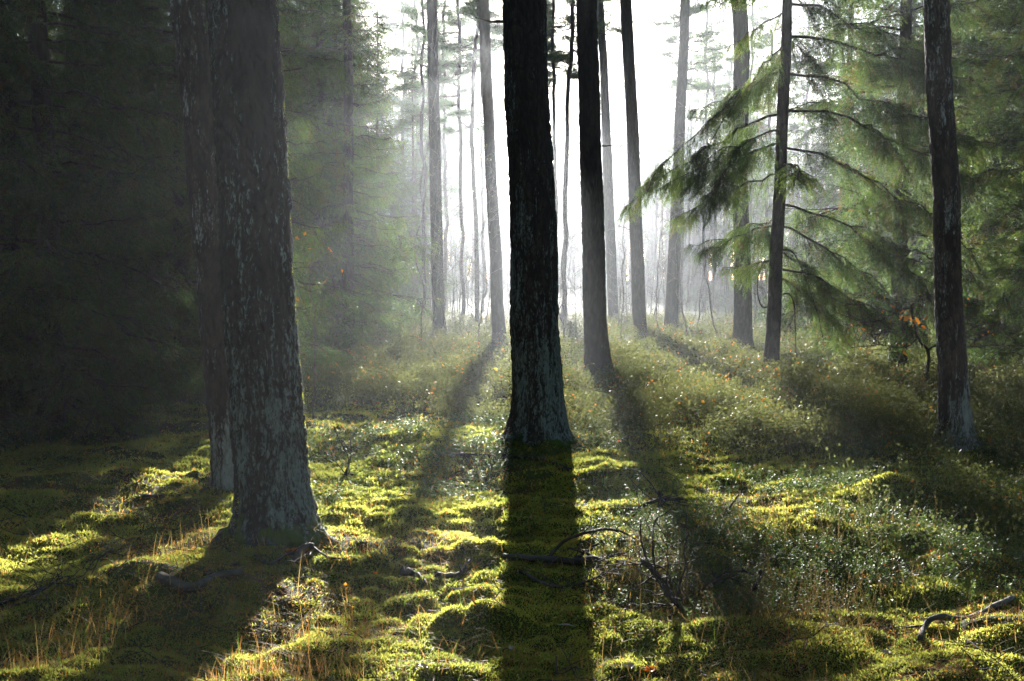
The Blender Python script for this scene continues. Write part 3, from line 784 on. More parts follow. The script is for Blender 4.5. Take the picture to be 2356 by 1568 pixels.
# the wood that closes the view, far off and faded to one mass
def far_wood():
    g = np.random.default_rng(19); mb = MB()
    for k in range(1000):
        Y = 95 + 110 * g.random(); a = (g.random() - .5) * 1.3
        x = a * Y; z = float(gz(x, Y)); off = abs(a - math.tan(SUN_AZ))
        H = 15 + 9 * g.random()
        if off < .075: H = (.10 + .05 * g.random()) * Y * (.45 + .6 * off / .075) * (.5 + g.random())
        elif a > 0 and off < .2: H *= .85
        mb.tube(np.array([[x, Y, z - .2], [x + g.normal() * .4, Y, z + H * .6], [x + g.normal() * .6, Y, z + H]]), [.20, .15, .05], 5, .4, 1)
        n = int(10 + H * 1.3); lo = .35 if g.random() < .6 else .06
        f = lo + (1 - lo) * g.random(n); wd = 1.7 if lo > .2 else 2.2 * (1.05 - f)
        c = np.stack([x + g.normal(size=n) * wd * .8, Y + g.normal(size=n) * wd * .8, z + H * f], -1)
        pads(mb, c, .5 + .7 * g.random(n), 12, .34, .08, 7)
    kind(obj('far_wood', mb.mesh('far_wood', [M['pine_needle'], M['wood']])), 'stuff')
far_wood()

# the same wood, unseen round and behind the viewpoint, added to block sky light
def unseen_wood():
    g = np.random.default_rng(29); mb = MB()
    for k in range(150):
        x = (g.random() - .5) * 70; y = 9 - 42 * g.random()
        if abs(x) < 6.5 + max(0, y) * .75 + 1.2 and y > -3.5: continue
        if math.hypot(x, y) < 4.5: continue
        z = float(gz(x, y)); H = 14 + 8 * g.random()
        mb.tube(np.array([[x, y, z - .2], [x + g.normal() * .2, y, z + H * .6], [x + g.normal() * .3, y, z + H]]), [.17, .12, .03], 6, .4, 1)
        n = 46; f = .10 + .9 * g.random(n); wd = 2.2 * (1.08 - f)
        a = g.random(n) * 6.28; rr = wd * np.sqrt(g.random(n))
        pads(mb, np.stack([x + np.cos(a) * rr, y + np.sin(a) * rr, z + H * f], -1), .5 + .6 * g.random(n), 14, .30, .10, 7)
    kind(obj('unseen_wood', mb.mesh('unseen_wood', [M['pine_needle'], M['wood']])), 'stuff')
unseen_wood()

# crooked young oak by the right pine
def oak():
    bx, by = ground_at(2130, 893); by = 12.4; bx = at(2130, 885, by)[0]; base = gp(bx, by)
    r = thing('oak_sapling', 'small crooked oak with a few orange leaves left of the right pine foot', 'sapling', base)
    g = np.random.default_rng(5); mb = MB(); P = lambda px, py, dy=0.: at(px, py, by + dy) - base
    lines = [([(2130, 895), (2134, 850), (2136, 805), (2126, 795), (2112, 778), (2104, 745), (2096, 715), (2078, 708), (2060, 720), (2030, 712), (1990, 700), (1940, 702)], .022),
             ([(2136, 805), (2150, 798), (2185, 790), (2230, 800), (2290, 795), (2350, 812)], .018),
             ([(2096, 715), (2102, 698), (2120, 690), (2150, 680)], .012), ([(2060, 720), (2030, 735), (1990, 742), (1950, 730)], .010),
             ([(2104, 745), (2080, 760), (2040, 765), (2000, 775)], .009), ([(2112, 778), (2080, 800), (2020, 795), (1960, 800)], .009), ([(2078, 708), (2050, 690), (2010, 685), (1970, 670)], .009),
             ([(2230, 800), (2260, 775), (2300, 760), (2340, 735)], .009), ([(2185, 790), (2210, 770), (2250, 750)], .008)]
    tips = []
    for k, (l, r0) in enumerate(lines):
        pts = np.array([P(px, py, .25 * math.sin(k * 2 + i * .6) * (i / len(l))) for i, (px, py) in enumerate(l)])
        pts = smooth_line(pts, 30); pts[1:] += g.normal(size=(29, 3)) * .006
        mb.tube(pts, np.linspace(r0, .004, 30), 6, .4)
        for _ in range(26 if k else 30):
            i = int((.25 + .75 * g.random()) * 29) if k else 18 + int(g.random() * 11)
            d = unit(g.normal(size=3) + [0, 0, .35]); L = .10 + .28 * g.random(); u = np.linspace(0, 1, 5)
            q = pts[i] + d * (L * u)[:, None]; q[1:] += np.cumsum(g.normal(size=(4, 3)) * .02, 0)
            mb.tube(q, np.linspace(.005, .0018, 5), 4, .4, cap=False); tips.append(q[-1])
            for _ in range(2):
                d2 = unit(d + g.normal(size=3) * .7); e = q[3] + d2 * L * .5; mb.tube(np.stack([q[3], e]), [.0028, .0012], 3, .4, cap=False); tips.append(e)
    obj('stem', mb.mesh('stem', M['wood'], True), r)
    l = MB(); tips = np.array(tips); pk = tips[g.integers(0, len(tips), 30)]
    big = np.array([P(*p) for p in [(2068, 722), (2074, 718), (2092, 738), (2097, 735), (2100, 740), (2118, 738), (2075, 800), (2130, 755), (2218, 698), (2205, 775)]])
    l.quads(leaf_mesh(pk, .05, g), g.random(60)); l.quads(leaf_mesh(np.repeat(big, 2, 0) + g.normal(size=(20, 3)) * .02, .10, g), g.random(40))
    obj('foliage', l.mesh('foliage', M['oakleaf']), r)
oak()

# ------------------------------------------------------------------ ground cover
def zone_bil(x, y):
    n = fbm2(x / 1.1 + 4, y / 1.1, 3, 61) - .5
    edge = np.where(x < .25, 9.25 - .15 * x, 7.9 - .38 * x)
    d = sstep(edge - .15, edge + .7, y + n * 1.6)
    d = d * (1 - .9 * np.exp(-((x + 1.35) / .5) ** 2 - ((y - 8.3) / 1.) ** 2))
    cl = np.exp(-((x - 2.75) / .5) ** 2 - ((y - 5.5) / .45) ** 2)
    return np.clip(d + cl * .9, 0, 1)
LING = [(1700, 1230, .55, .55, 1.), (1900, 1160, .7, .6, 1.), (1750, 1300, .6, .35, 1.), (2080, 1280, .6, .4, .8), (1500, 1270, .25, .2, .9), (1560, 1190, .3, .3, .8), (2020, 1150, .6, .3, .9), (1620, 1310, .3, .15, .9),
        (840, 1030, .55, .5, .95), (1040, 1065, .45, .45, 1.), (1110, 1000, .35, .4, .9), (1030, 850, .5, .8, .9), (1350, 985, .28, .5, 1.), (1400, 1050, .3, .3, .7), (980, 1135, .3, .25, .6), (1130, 1110, .2, .3, .6), (1260, 1190, .15, .2, .6), (760, 1150, .15, .3, .5), (1730, 1410, .15, .08, .8)]
LING = [(*ground_at(px, py), rx, ry, s) for px, py, rx, ry, s in LING]
def zone_ling(x, y):
    z = 0
    for lx, ly, rx, ry, s in LING: z = np.maximum(z, s * np.exp(-((x - lx) / rx) ** 2 - ((y - ly) / ry) ** 2))
    n = fbm2(x / .25, y / .25, 2, 71)
    return np.clip(z * 1.6 * sstep(.33, .6, n) , 0, 1)

def scatter(n, y0, y1, power, g, margin=1.08):
    """points over the ground in view, denser towards the camera"""
    u = g.random(n); k = 1 - power
    y = (y0 ** k + u * (y1 ** k - y0 ** k)) ** (1 / k)
    x = (g.random(n) - .5) * 2 * (.515 * margin * y + 1.1)
    return x, y

def moss():
    g = np.random.default_rng(31); mb = MB()
    x, y = scatter(1550000, 2.3, 11.5, 1.35, g)
    lump = noise2(x / .13, y / .13, 5); pn = fbm2(x / .5, y / .4, 3, 81)
    zb = zone_bil(x, y)
    keep = (g.random(len(x)) < np.clip(1.25 - 2.6 * sstep(.56, .68, pn), .12, 1) * (1 - .8 * zb))
    x, y, pn = x[keep], y[keep], pn[keep]; n = len(x)
    b = np.stack([x, y, gz(x, y) - .004], -1)
    d = unit(g.normal(size=(n, 3)) * [.8, .8, .3] + [0, -.05, .75])
    sc = np.clip(y / 5, .75, 2.)
    L = (.010 + .020 * g.random(n)) * np.clip(sc, .8, 1.6); w = .0032 * sc
    s = unit(np.cross(d, g.normal(size=(n, 3)))) * w[:, None]
    tint = np.clip(.15 + .9 * (fbm2(x / .3, y / .3, 2, 85) - .1) * .8 + .25 * (g.random(n) - .5), 0, .88)
    tint = np.where(g.random(n) < .03 + .13 * sstep(.5, .6, pn), .95, tint)
    mid = b + d * (L * .55)[:, None]
    P = np.stack([b - s * .5, mid + s, b + d * L[:, None], mid - s], 1)
    mb.quads(P, tint)
    kind(obj('moss', mb.mesh('moss', M['moss'])), 'stuff')
moss()

def needles_litter():
    g = np.random.default_rng(33); mb = MB()
    x, y = scatter(90000, 2.3, 9, 1.5, g); n = len(x)
    pn = fbm2(x / .5, y / .4, 3, 81); keep = g.random(n) < .25 + .75 * sstep(.48, .6, pn); x, y = x[keep], y[keep]; n = len(x)
    b = np.stack([x, y, gz(x, y) + .008 + .012 * g.random(n)], -1); a = g.random(n) * 6.28
    d = np.stack([np.cos(a), np.sin(a), g.normal(size=n) * .3], -1) * (.018 + .03 * g.random((n, 1))); s = unit(np.cross(d, [0, 0, 1.])) * .0018
    mb.quads(np.stack([b - s, b + s, b + d + s * .6, b + d - s * .6], 1), .35 * g.random(n))
    kind(obj('needle_litter', mb.mesh('needle_litter', M['grass'])), 'stuff')
needles_litter()

def bilberry():
    g = np.random.default_rng(35); mb = MB()
    x, y = scatter(128000, 4.6, 34, 1.25, g, 1.2)
    c1, c2, cv = worley(x / .70 + .6 * fbm2(x, y, 2, 91), y / .85, 93); cl = np.clip(1 - c1 / .75, 0, 1)
    dens = zone_bil(x, y) * np.clip(.05 + 1.7 * cl, 0, 1) * (.55 + .65 * sstep(.35, .6, fbm2(x / 1.4, y / 1.4, 2, 63)))
    keep = g.random(len(x)) < dens; x, y, cl, cv = x[keep], y[keep], cl[keep], cv[keep]; n = len(x)
    b = np.stack([x, y, gz(x, y) - .01], -1); sc = np.clip(y / 9, .8, 2.6)
    H = (.05 + .09 * g.random(n) + .27 * cl) * (.55 + .75 * cv); D = unit(g.normal(size=(n, 3)) * [.3, .3, .05] + [0, 0, 1.])
    tb = np.clip(.05 + .35 * cv + .55 * g.random(n), 0, .86); tb = np.where(g.random(n) < .03, .96, tb)
    s = unit(np.cross(D, g.normal(size=(n, 3)))) * (.0022 * sc)[:, None]
    E = b + D * H[:, None]
    mb.tris(np.stack([b - s, b + s, E], 1), tb * .5)
    k = 4; idx = np.repeat(np.arange(n), k); t = .25 + .75 * g.random(n * k)
    P = b[idx] + D[idx] * (H[idx] * t)[:, None]; D2 = unit(D[idx] * .8 + g.normal(size=(n * k, 3)) * .42); L2 = (.04 + .10 * g.random(n * k))
    E2 = P + D2 * L2[:, None]; s2 = unit(np.cross(D2, g.normal(size=(n * k, 3)))) * (.0017 * sc[idx])[:, None]
    mb.tris(np.stack([P - s2, P + s2, E2], 1), np.clip(tb[idx] * .9 + .1 * g.random(n * k), 0, .88))
    k = 9; idx = np.repeat(np.arange(n), k); P = b[idx] + D[idx] * (H[idx] * (.4 + .7 * g.random(n * k)))[:, None] + g.normal(size=(n * k, 3)) * .03
    d = unit(g.normal(size=(n * k, 3)) + [0, 0, .3]); s3 = unit(np.cross(d, g.normal(size=(n * k, 3)))); L3 = ((.012 + .020 * g.random(n * k)) * np.clip(sc[idx], .9, 1.7))[:, None]
    mb.quads(np.stack([P, P + d * L3 * .5 + s3 * L3 * .32, P + d * L3, P + d * L3 * .5 - s3 * L3 * .32], 1), np.where(tb[idx] > .9, .96, np.clip(tb[idx] + .2 * g.random(n * k), 0, .87)))
    kind(obj('bilberry_undergrowth', mb.mesh('bilberry_undergrowth', M['bilberry'])), 'stuff')
bilberry()

def lingon():
    g = np.random.default_rng(37); mb = MB()
    x, y = scatter(88000, 3.4, 14, 1.5, g, 1.05)
    keep = g.random(len(x)) < zone_ling(x, y); x, y = x[keep], y[keep]; n = len(x)
    b = np.stack([x, y, gz(x, y) - .01], -1); D = unit(g.normal(size=(n, 3)) * [.35, .35, .05] + [0, 0, 1.]); H = .05 + .10 * g.random(n)
    s = unit(np.cross(D, g.normal(size=(n, 3)))) * .0016; E = b + D * H[:, None]
    mb.tris(np.stack([b - s, b + s, E], 1), .3)
    k = 10; idx = np.repeat(np.arange(n), k); sc = np.clip(y / 6, .85, 1.7)
    P = b[idx] + D[idx] * (H[idx] * (.25 + .75 * g.random(n * k) ** .6))[:, None]
    a = g.random(n * k) * 6.28; d = unit(np.stack([np.cos(a), np.sin(a), .25 + .35 * g.normal(size=n * k)], -1)); s3 = unit(np.cross(d, [0, 0, 1.]) + .3 * g.normal(size=(n * k, 3))); nn = np.cross(s3, d)
    L = ((.013 + .010 * g.random(n * k)) * sc[idx])[:, None]
    tb = np.clip(.1 + .75 * g.random(n)[idx] + .15 * g.random(n * k), 0, .88); tb = np.where(g.random(n * k) < .02, .97, tb)
    mid = P + d * L * .55; up = nn * L * .08
    mb.quads(np.concatenate([np.stack([P, mid + s3 * L * .3 + up, P + d * L, mid], 1), np.stack([P, mid, P + d * L, mid - s3 * L * .3 + up], 1)]), np.tile(tb, 2))
    kind(obj('lingonberry_undergrowth', mb.mesh('lingonberry_undergrowth', M['lingon'])), 'stuff')
lingon()

def blades(mb, x, y, H, lean, w, tint, g, bend=.5):
    n = len(x); b = np.stack([x, y, gz(x, y) - .005], -1); a = g.random(n) * 6.28
    h = np.stack([np.cos(a), np.sin(a), np.zeros(n)], -1); s = np.stack([-np.sin(a), np.cos(a), np.zeros(n)], -1)
    m = 5; rows = []
    for i in range(m):
        t = i / (m - 1)
        c = b + h * ((lean * t + bend * lean * t * t * 1.5) * H)[:, None] + np.array([0, 0, 1.]) * (H * (t - .25 * np.minimum(1.4, lean) * t * t))[:, None]
        ww = (w * (1 - .85 * t))[:, None]; rows.append((c - s * ww, c + s * ww))
    for i in range(m - 1):
        mb.quads(np.stack([rows[i][0], rows[i][1], rows[i + 1][1], rows[i + 1][0]], 1), tint)

def grass():
    g = np.random.default_rng(39); mb = MB()
    patches = [(130, 1480, .30, .22, 330), (260, 1420, .25, .2, 160), (600, 1535, .28, .10, 330), (720, 1515, .2, .10, 130), (60, 1540, .25, .15, 150), (420, 1300, .28, .14, 150), (500, 1255, .14, .12, 110),
               (1680, 1400, .2, .12, 160), (1560, 1360, .15, .1, 90), (1000, 1300, .5, .4, 160), (850, 1200, .6, .5, 160), (1620, 1540, .3, .08, 90), (1700, 1545, .2, .06, 60), (900, 1420, .4, .25, 160), (780, 1440, .2, .2, 120), (2000, 1500, .5, .2, 70), (2250, 1480, .4, .2, 50), (1480, 1320, .25, .15, 140), (1200, 1510, .3, .1, 80)]
    for px, py, rx, ry, n in patches:
        cx, cy = ground_at(px, py); x = cx + g.normal(size=n) * rx * .7; y = cy + g.normal(size=n) * ry * .8; ok = y > 2.2; x, y = x[ok], y[ok]; n = len(x)
        tall = g.random(n) < .09
        H = np.where(tall, 12 * 0 + .11 + .12 * g.random(n), .04 + .07 * g.random(n)); tint = np.where(g.random(n) < .14, .97, .88 * g.random(n))
        blades(mb, x, y, H, .15 + .9 * g.random(n) ** 1.5, .0011 + .0009 * g.random(n), tint, g)
    x, y = scatter(5200, 2.4, 9, 1.4, g); n = len(x)
    blades(mb, x, y, .04 + .08 * g.random(n), .2 + .9 * g.random(n), .001 + .0008 * g.random(n), np.where(g.random(n) < .35, .97, .88 * g.random(n)), g)
    kind(obj('grass', mb.mesh('grass', M['grass'])), 'stuff')
    # heather sprigs
    h = MB(); pt = [(1790, 1240, .35, .2, 120), (1600, 1330, .2, .12, 60), (1780, 1440, .3, .15, 110), (1870, 1380, .4, .2, 120), (1480, 1330, .15, .1, 40), (1960, 1250, .4, .2, 60)]
    for px, py, rx, ry, n in pt:
        cx, cy = ground_at(px, py); x = cx + g.normal(size=n) * rx * .7; y = cy + g.normal(size=n) * ry; b = np.stack([x, y, gz(x, y) - .01], -1)
        D = unit(g.normal(size=(n, 3)) * [.35, .35, .05] + [0, 0, 1.]); H = .10 + .14 * g.random(n)
        s = unit(np.cross(D, g.normal(size=(n, 3)))) * .0018; h.tris(np.stack([b - s, b + s, b + D * H[:, None]], 1), .5)
        T = strand_tris(b + D * (H * .35)[:, None], D, H * .68, 0., .006, .009, .004, np.clip(.2 + .8 * g.random(n), 0, 1), 1.0); h.tris(*T)
    kind(obj('heather_sprigs', h.mesh('heather_sprigs', M['heather'])), 'stuff')
grass()

# ------------------------------------------------------------------ dead wood and leaves on the floor
def on_ground(px, py, dz=0.):
    x, y = ground_at(px, py)
    for _ in range(4):   # follow the swell of the ground along the line of sight
        z = float(gz(x, y)) + dz; k = (CAMZ - z) / CAMZ; gx, gy = ground_at(px, py); x, y = gx * k, gy * k
    return np.array([x, y, float(gz(x, y)) + dz])

def branch_part(name, line, r0, r1, parent, base, mat='deadwood', twigs=0, seed=0, n=26, twl=.18, rough=.25, knob=0):
    """line: (pixel x, pixel y, height above ground) points"""
    g = np.random.default_rng(seed); P = np.array([on_ground(px, py, .008 + .5 * r1) for px, py, h in line])
    # points held above the ground keep the depth of the end that rests on it
    for i, (px, py, h) in enumerate(line):
        if h != 0:
            Y = h if h > 1 else P[0][1]; P[i] = at(px, py, Y)
            if P[i][2] < float(gz(P[i][0], P[i][1])) + .012 + .6 * r0: P[i] = on_ground(px, py, .012 + .6 * r0)
    P = P - base; P = smooth_line(P, n); nn = np.vstack([np.convolve(g.normal(size=n + 2), [.25, .5, .25], 'valid') for _ in range(3)]).T; P = P + nn * r0 * (.05 if mat == 'greywood' and rough < .1 else .25) * np.minimum(1, np.arange(n) * (n - 1 - np.arange(n)) / 6.)[:, None]
    mb = MB(); R = np.linspace(r0, r1, n) * (1 + .10 * np.convolve(g.normal(size=n + 4), [.2] * 5, 'valid')); mb.tube(P, R, 8, .5, rough=rough)
    for k in range(twigs):
        i = int((.2 + .78 * g.random()) * (n - 1)); d = unit(P[min(n - 1, i + 1)] - P[i] + g.normal(size=3) * [.03, .03, .02] * 1.2); L = twl * (.4 + .9 * g.random())
        d = unit(d * .6 + g.normal(size=3) * [.6, .6, .35]); u = np.linspace(0, 1, 6); q = P[i] + d * (L * u)[:, None]; q[1:] += np.cumsum(g.normal(size=(5, 3)) * .05 * L, 0)
        mb.tube(q, np.linspace(max(.0022, R[i] * .35), .001, 6), 5, .5, cap=False)
        for _ in range(2):
            j = 2 + int(g.random() * 3); e = q[j] + unit(d + g.normal(size=3) * .7) * L * .4; mb.tube(np.stack([q[j], (q[j] + e) / 2 + g.normal(size=3) * .01, e]), [.0016, .0013, .0008], 3, .5, cap=False)
    return obj(name, mb.mesh(name, M[mat], True), parent)

def deadbranch(label, cat, px, py, parts, name='dead_branch', group=None):
    base = on_ground(px, py); r = thing(name, label, cat, base, group)
    for i, p in enumerate(parts):
        kw = p[4] if len(p) > 4 else {}
        branch_part(p[0], p[1], p[2], p[3], r, base, seed=px + i * 7, **kw)
    return r

deadbranch('long dark fallen branch with an arching side limb below the central trunk', 'branch', 1170, 1286,
    [('main_limb', [(1160, 1282, 0), (1200, 1284, 4.95), (1270, 1288, 4.95), (1340, 1292, 4.95), (1400, 1284, 4.95), (1440, 1275, 4.98)], .022, .011, dict(twigs=5)),
     ('side_limb', [(1262, 1284, 4.95), (1290, 1252, 4.95), (1330, 1232, 4.93), (1395, 1217, 4.9), (1430, 1224, 4.88), (1462, 1242, 4.85)], .011, .004, dict(twigs=8, twl=.25)),
     ('side_limb', [(1320, 1290, 4.95), (1345, 1272, 4.97), (1375, 1252, 5.0)], .010, .006),
     ('side_limb', [(1400, 1290, 4.95), (1350, 1275, 4.9), (1310, 1262, 4.88)], .008, .004)])
deadbranch('low spray of dark twigs lying just under the long fallen branch', 'branch', 1210, 1322,
    [('main_limb', [(1195, 1318, 0), (1260, 1334, 0), (1320, 1340, 0), (1370, 1330, 4.6), (1420, 1308, 4.62)], .009, .003, dict(twigs=26, twl=.22))])
deadbranch('short pale broken stick with rough dark end left of the long fallen branch', 'stick', 1005, 1322,
    [('main_limb', [(1002, 1325, 4.72), (1030, 1326, 4.72), (1056, 1322, 4.72), (1072, 1302, 4.74), (1084, 1284, 4.78)], .016, .007, dict(twigs=2)), ('side_limb', [(1062, 1318, 4.72), (1058, 1302, 4.72)], .007, .004)], 'broken_stick')
deadbranch('stubby dark chunk of rotten wood left of the short pale stick', 'stick', 925, 1318,
    [('main_limb', [(926, 1316, 4.74), (945, 1318, 4.74), (962, 1322, 4.74), (982, 1330, 4.72)], .020, .006)], 'broken_stick')
deadbranch('mossy-ended grey log half sunk in moss before the massive front trunk', 'log', 450, 1326,
    [('log_body', [(368, 1326, 0), (440, 1326, 0), (500, 1322, 0), (560, 1316, 0)], .027, .018, dict(mat='greywood', rough=.08, n=9)), ('side_limb', [(372, 1324, 0), (378, 1316, 4.72)], .022, .015, dict(n=4)), ('side_limb', [(470, 1322, 0), (520, 1306, 0), (545, 1300, 0)], .006, .004, dict(twigs=3))], 'fallen_log')
deadbranch('brown bent branch with a broken stump end before the massive front trunk', 'branch', 690, 1290,
    [('main_limb', [(585, 1290, 0), (620, 1278, 0), (660, 1275, 5.02), (704, 1272, 5.02), (718, 1268, 5.0)], .007, .010, dict(twigs=4)), ('side_limb', [(682, 1290, 4.94), (700, 1278, 4.97), (718, 1266, 5.0)], .019, .017, dict(mat='deadwood')),
     ('side_limb', [(718, 1268, 5.0), (750, 1280, 4.98), (790, 1290, 0), (805, 1292, 0)], .006, .004, dict(twigs=3))])
deadbranch('thin sunlit arching twig lying left of the lit moss strip', 'twig', 690, 1310,
    [('main_limb', [(640, 1297, 4.6), (670, 1292, 4.6), (690, 1300, 4.6), (712, 1330, 4.58), (730, 1345, 0)], .0035, .002, dict(twigs=2))], 'dead_twig')
deadbranch('black upright dead twiggy stem standing right of the long fallen branch', 'branch', 1560, 1402,
    [('main_limb', [(1585, 1408, 0), (1560, 1392, 4.22), (1530, 1352, 4.24), (1500, 1310, 4.28), (1474, 1290, 4.32)], .012, .013, dict(twigs=18, twl=.2)),
     ('side_limb', [(1552, 1388, 4.22), (1530, 1340, 4.24), (1510, 1320, 4.25), (1502, 1270, 4.26), (1502, 1225, 4.26), (1510, 1195, 4.28), (1525, 1186, 4.3)], .007, .003, dict(twigs=9, twl=.25)),
     ('side_limb', [(1556, 1390, 4.22), (1565, 1340, 4.2), (1578, 1300, 4.2), (1574, 1265, 4.2), (1585, 1228, 4.2)], .006, .003, dict(twigs=8)),
     ('side_limb', [(1530, 1350, 4.24), (1490, 1290, 4.3), (1474, 1240, 4.3), (1475, 1195, 4.3)], .006, .003, dict(twigs=5))])
deadbranch('knobbly dark hooked stub poking up among arching twigs in the heather', 'branch', 1720, 1365,
    [('main_limb', [(1718, 1372, 0), (1736, 1352, 4.36), (1740, 1340, 4.36), (1752, 1325, 4.36), (1746, 1314, 4.36)], .010, .010, dict(twigs=2)),
     ('side_limb', [(1600, 1375, 0), (1625, 1345, 4.35), (1660, 1325, 4.37), (1700, 1314, 4.4), (1735, 1322, 4.42)], .006, .004, dict(twigs=10)), ('side_limb', [(1625, 1350, 4.35), (1660, 1335, 4.36), (1700, 1322, 4.38)], .005, .003, dict(twigs=8)),
     ('side_limb', [(1738, 1352, 4.36), (1780, 1372, 0), (1840, 1390, 0), (1900, 1398, 0)], .006, .003, dict(twigs=8))])
deadbranch('fat bent grey branch bowed over the moss at the lower right', 'branch', 2120, 1470,
    [('main_limb', [(2118, 1470, 0), (2125, 1445, 3.9), (2145, 1425, 3.92), (2170, 1417, 3.95), (2195, 1424, 3.98), (2240, 1422, 0), (2290, 1402, 0), (2330, 1378, 0)], .011, .013, dict(mat='greywood', rough=.12, twigs=3)), ('side_limb', [(2080, 1446, 0), (2105, 1442, 3.9), (2128, 1440, 3.9)], .004, .006)])
deadbranch('tangle of dead twigs beside lingonberries right of the trunk shadow', 'branch', 1500, 1180,
    [('main_limb', [(1445, 1192, 0), (1480, 1165, 5.9), (1520, 1150, 5.95), (1570, 1148, 6.0)], .014, .010, dict(twigs=12, twl=.3)), ('side_limb', [(1500, 1205, 0), (1515, 1170, 5.85), (1520, 1145, 5.9), (1516, 1130, 5.9)], .012, .007, dict(twigs=6))])
deadbranch('pale thin shoot arching over the bilberries left of the central trunk', 'twig', 1010, 920,
    [('main_limb', [(1000, 926, 10.4), (1030, 912, 10.4), (1065, 909, 10.4), (1100, 916, 10.4), (1120, 924, 10.4), (1145, 918, 10.3), (1172, 921, 10.2)], .008, .005)], 'dead_twig')
deadbranch('dark bare twig stems standing in the glossy lingonberries right of the front trunk', 'twig', 800, 1095,
    [('main_limb', [(795, 1095, 0), (803, 1070, 6.9), (808, 1040, 6.9), (806, 1010, 6.9)], .006, .003, dict(twigs=6)), ('side_limb', [(790, 1098, 0), (802, 1060, 6.9), (785, 1020, 6.85), (770, 990, 6.8)], .005, .003, dict(twigs=6)), ('side_limb', [(795, 1090, 6.9), (760, 1050, 6.85), (735, 1035, 6.8)], .004, .002, dict(twigs=4))], 'dead_twig')
deadbranch('bundle of long dark sticks fanned over the shaded floor at the left edge', 'branch', 90, 1370,
    [('main_limb', [(0, 1390, 0), (60, 1372, 0), (120, 1345, 4.6), (170, 1340, 4.6)], .009, .004, dict(twigs=8, twl=.3)), ('side_limb', [(0, 1405, 0), (70, 1380, 0), (150, 1358, 0), (240, 1350, 0)], .007, .003, dict(twigs=8, twl=.3))])
deadbranch('dark stick lying on shaded moss left of the slimmer pine', 'stick', 420, 1150,
    [('main_limb', [(330, 1150, 0), (400, 1142, 0), (470, 1130, 0), (510, 1118, 0)], .011, .006, dict(twigs=5, twl=.3))], 'broken_stick')
deadbranch('dark log-like root lying across the foot of the central trunk', 'branch', 1170, 1052,
    [('main_limb', [(1010, 1048, 0), (1080, 1050, 0), (1160, 1052, 0), (1240, 1055, 0), (1310, 1072, 0)], .020, .014, dict(twigs=3))])
deadbranch('straight thin dark stick slanting up from the lingonberries', 'twig', 1645, 1190,
    [('main_limb', [(1655, 1190, 5.6), (1670, 1178, 5.6), (1685, 1160, 5.6), (1700, 1138, 5.6)], .007, .004)], 'dead_twig')
deadbranch('dark forked twig lying on the sunlit moss at the bottom edge', 'twig', 1720, 1555,
    [('main_limb', [(1710, 1566, 0), (1725, 1556, 0), (1745, 1566, 0)], .006, .004), ('side_limb', [(1725, 1556, 0), (1740, 1545, 0)], .004, .002)], 'dead_twig')

def curl_leaf(label, px, py, L, W, mat, seed, tilt=.3, name='dead_leaf', group=None, cat='leaf'):
    g = np.random.default_rng(seed); b = on_ground(px, py, .012); n, m = 9, 5
    u = np.linspace(0, 1, n)[:, None]; v = np.linspace(-1, 1, m)[None]
    wv = np.sin(PI * np.clip(u, .02, .98)) ** .7 * (1 + .25 * np.sin(u * 17 + seed)) * W
    X = u * L + 0 * v; Yv = v * wv; Zv = .35 * W * v * v + .12 * L * np.sin(u * 4 + seed) * .5 + .1 * W * g.normal(size=(n, m)) + .25 * tilt * u * L
    a = g.random() * 6.28; P = np.stack([X * np.cos(a) - Yv * np.sin(a), X * np.sin(a) + Yv * np.cos(a), Zv], -1).reshape(-1, 3)
    P = np.vstack([P, P + [0, 0, -.0008]])
    i = np.arange(n - 1)[:, None] * m; j = np.arange(m - 1)[None]; q = np.stack([i + j, i + j + 1, i + m + j + 1, i + m + j], -1).reshape(-1, 4)
    o = obj(name, new_mesh(name, P, [q, q[:, ::-1] + n * m], M[mat], True, np.full(len(P), g.random() * .8))); o.location = b
    return tag(o, label, cat, group)
for lab, px, py, L, W, mat in [
    ('pale curled leaf on dark moss at the bottom edge right of the trunk shadow', 1442, 1527, .06, .022, 'paleleaf'),
    ('long pale sliver of bark on the moss below the long fallen branch', 1325, 1441, .075, .008, 'paleleaf'),
    ('small pale leaf at the bottom of the long trunk shadow', 1175, 1497, .035, .012, 'paleleaf'),
    ('whitish leaf lying on sunlit moss left of the trunk shadow at the bottom', 985, 1540, .045, .02, 'paleleaf'),
    ('pale leaf near the foot of the black upright dead twigs', 1360, 1375, .05, .012, 'paleleaf'),
    ('yellowish leaf on the edge of the sunlit mound by the upright twigs', 1378, 1400, .035, .014, 'oakleaf'),
    ('orange oak leaf standing in the bilberries mid-right', 1672, 985, .11, .045, 'oakleaf'),
    ('bleached upright leaf just above the orange oak leaf in the bilberries', 1560, 905, .09, .03, 'paleleaf'),
    ('brown scrap of bark on the root mound of the front pine', 655, 1283, .12, .03, 'oakleaf'),
    ('small red-brown leaf on the moss at the bottom centre', 1510, 1550, .05, .02, 'oakleaf'),
    ('pale stiff leaf on sunlit moss at the lower right', 2045, 1500, .04, .016, 'paleleaf')]:
    curl_leaf(lab, px, py, L, W, mat, px)
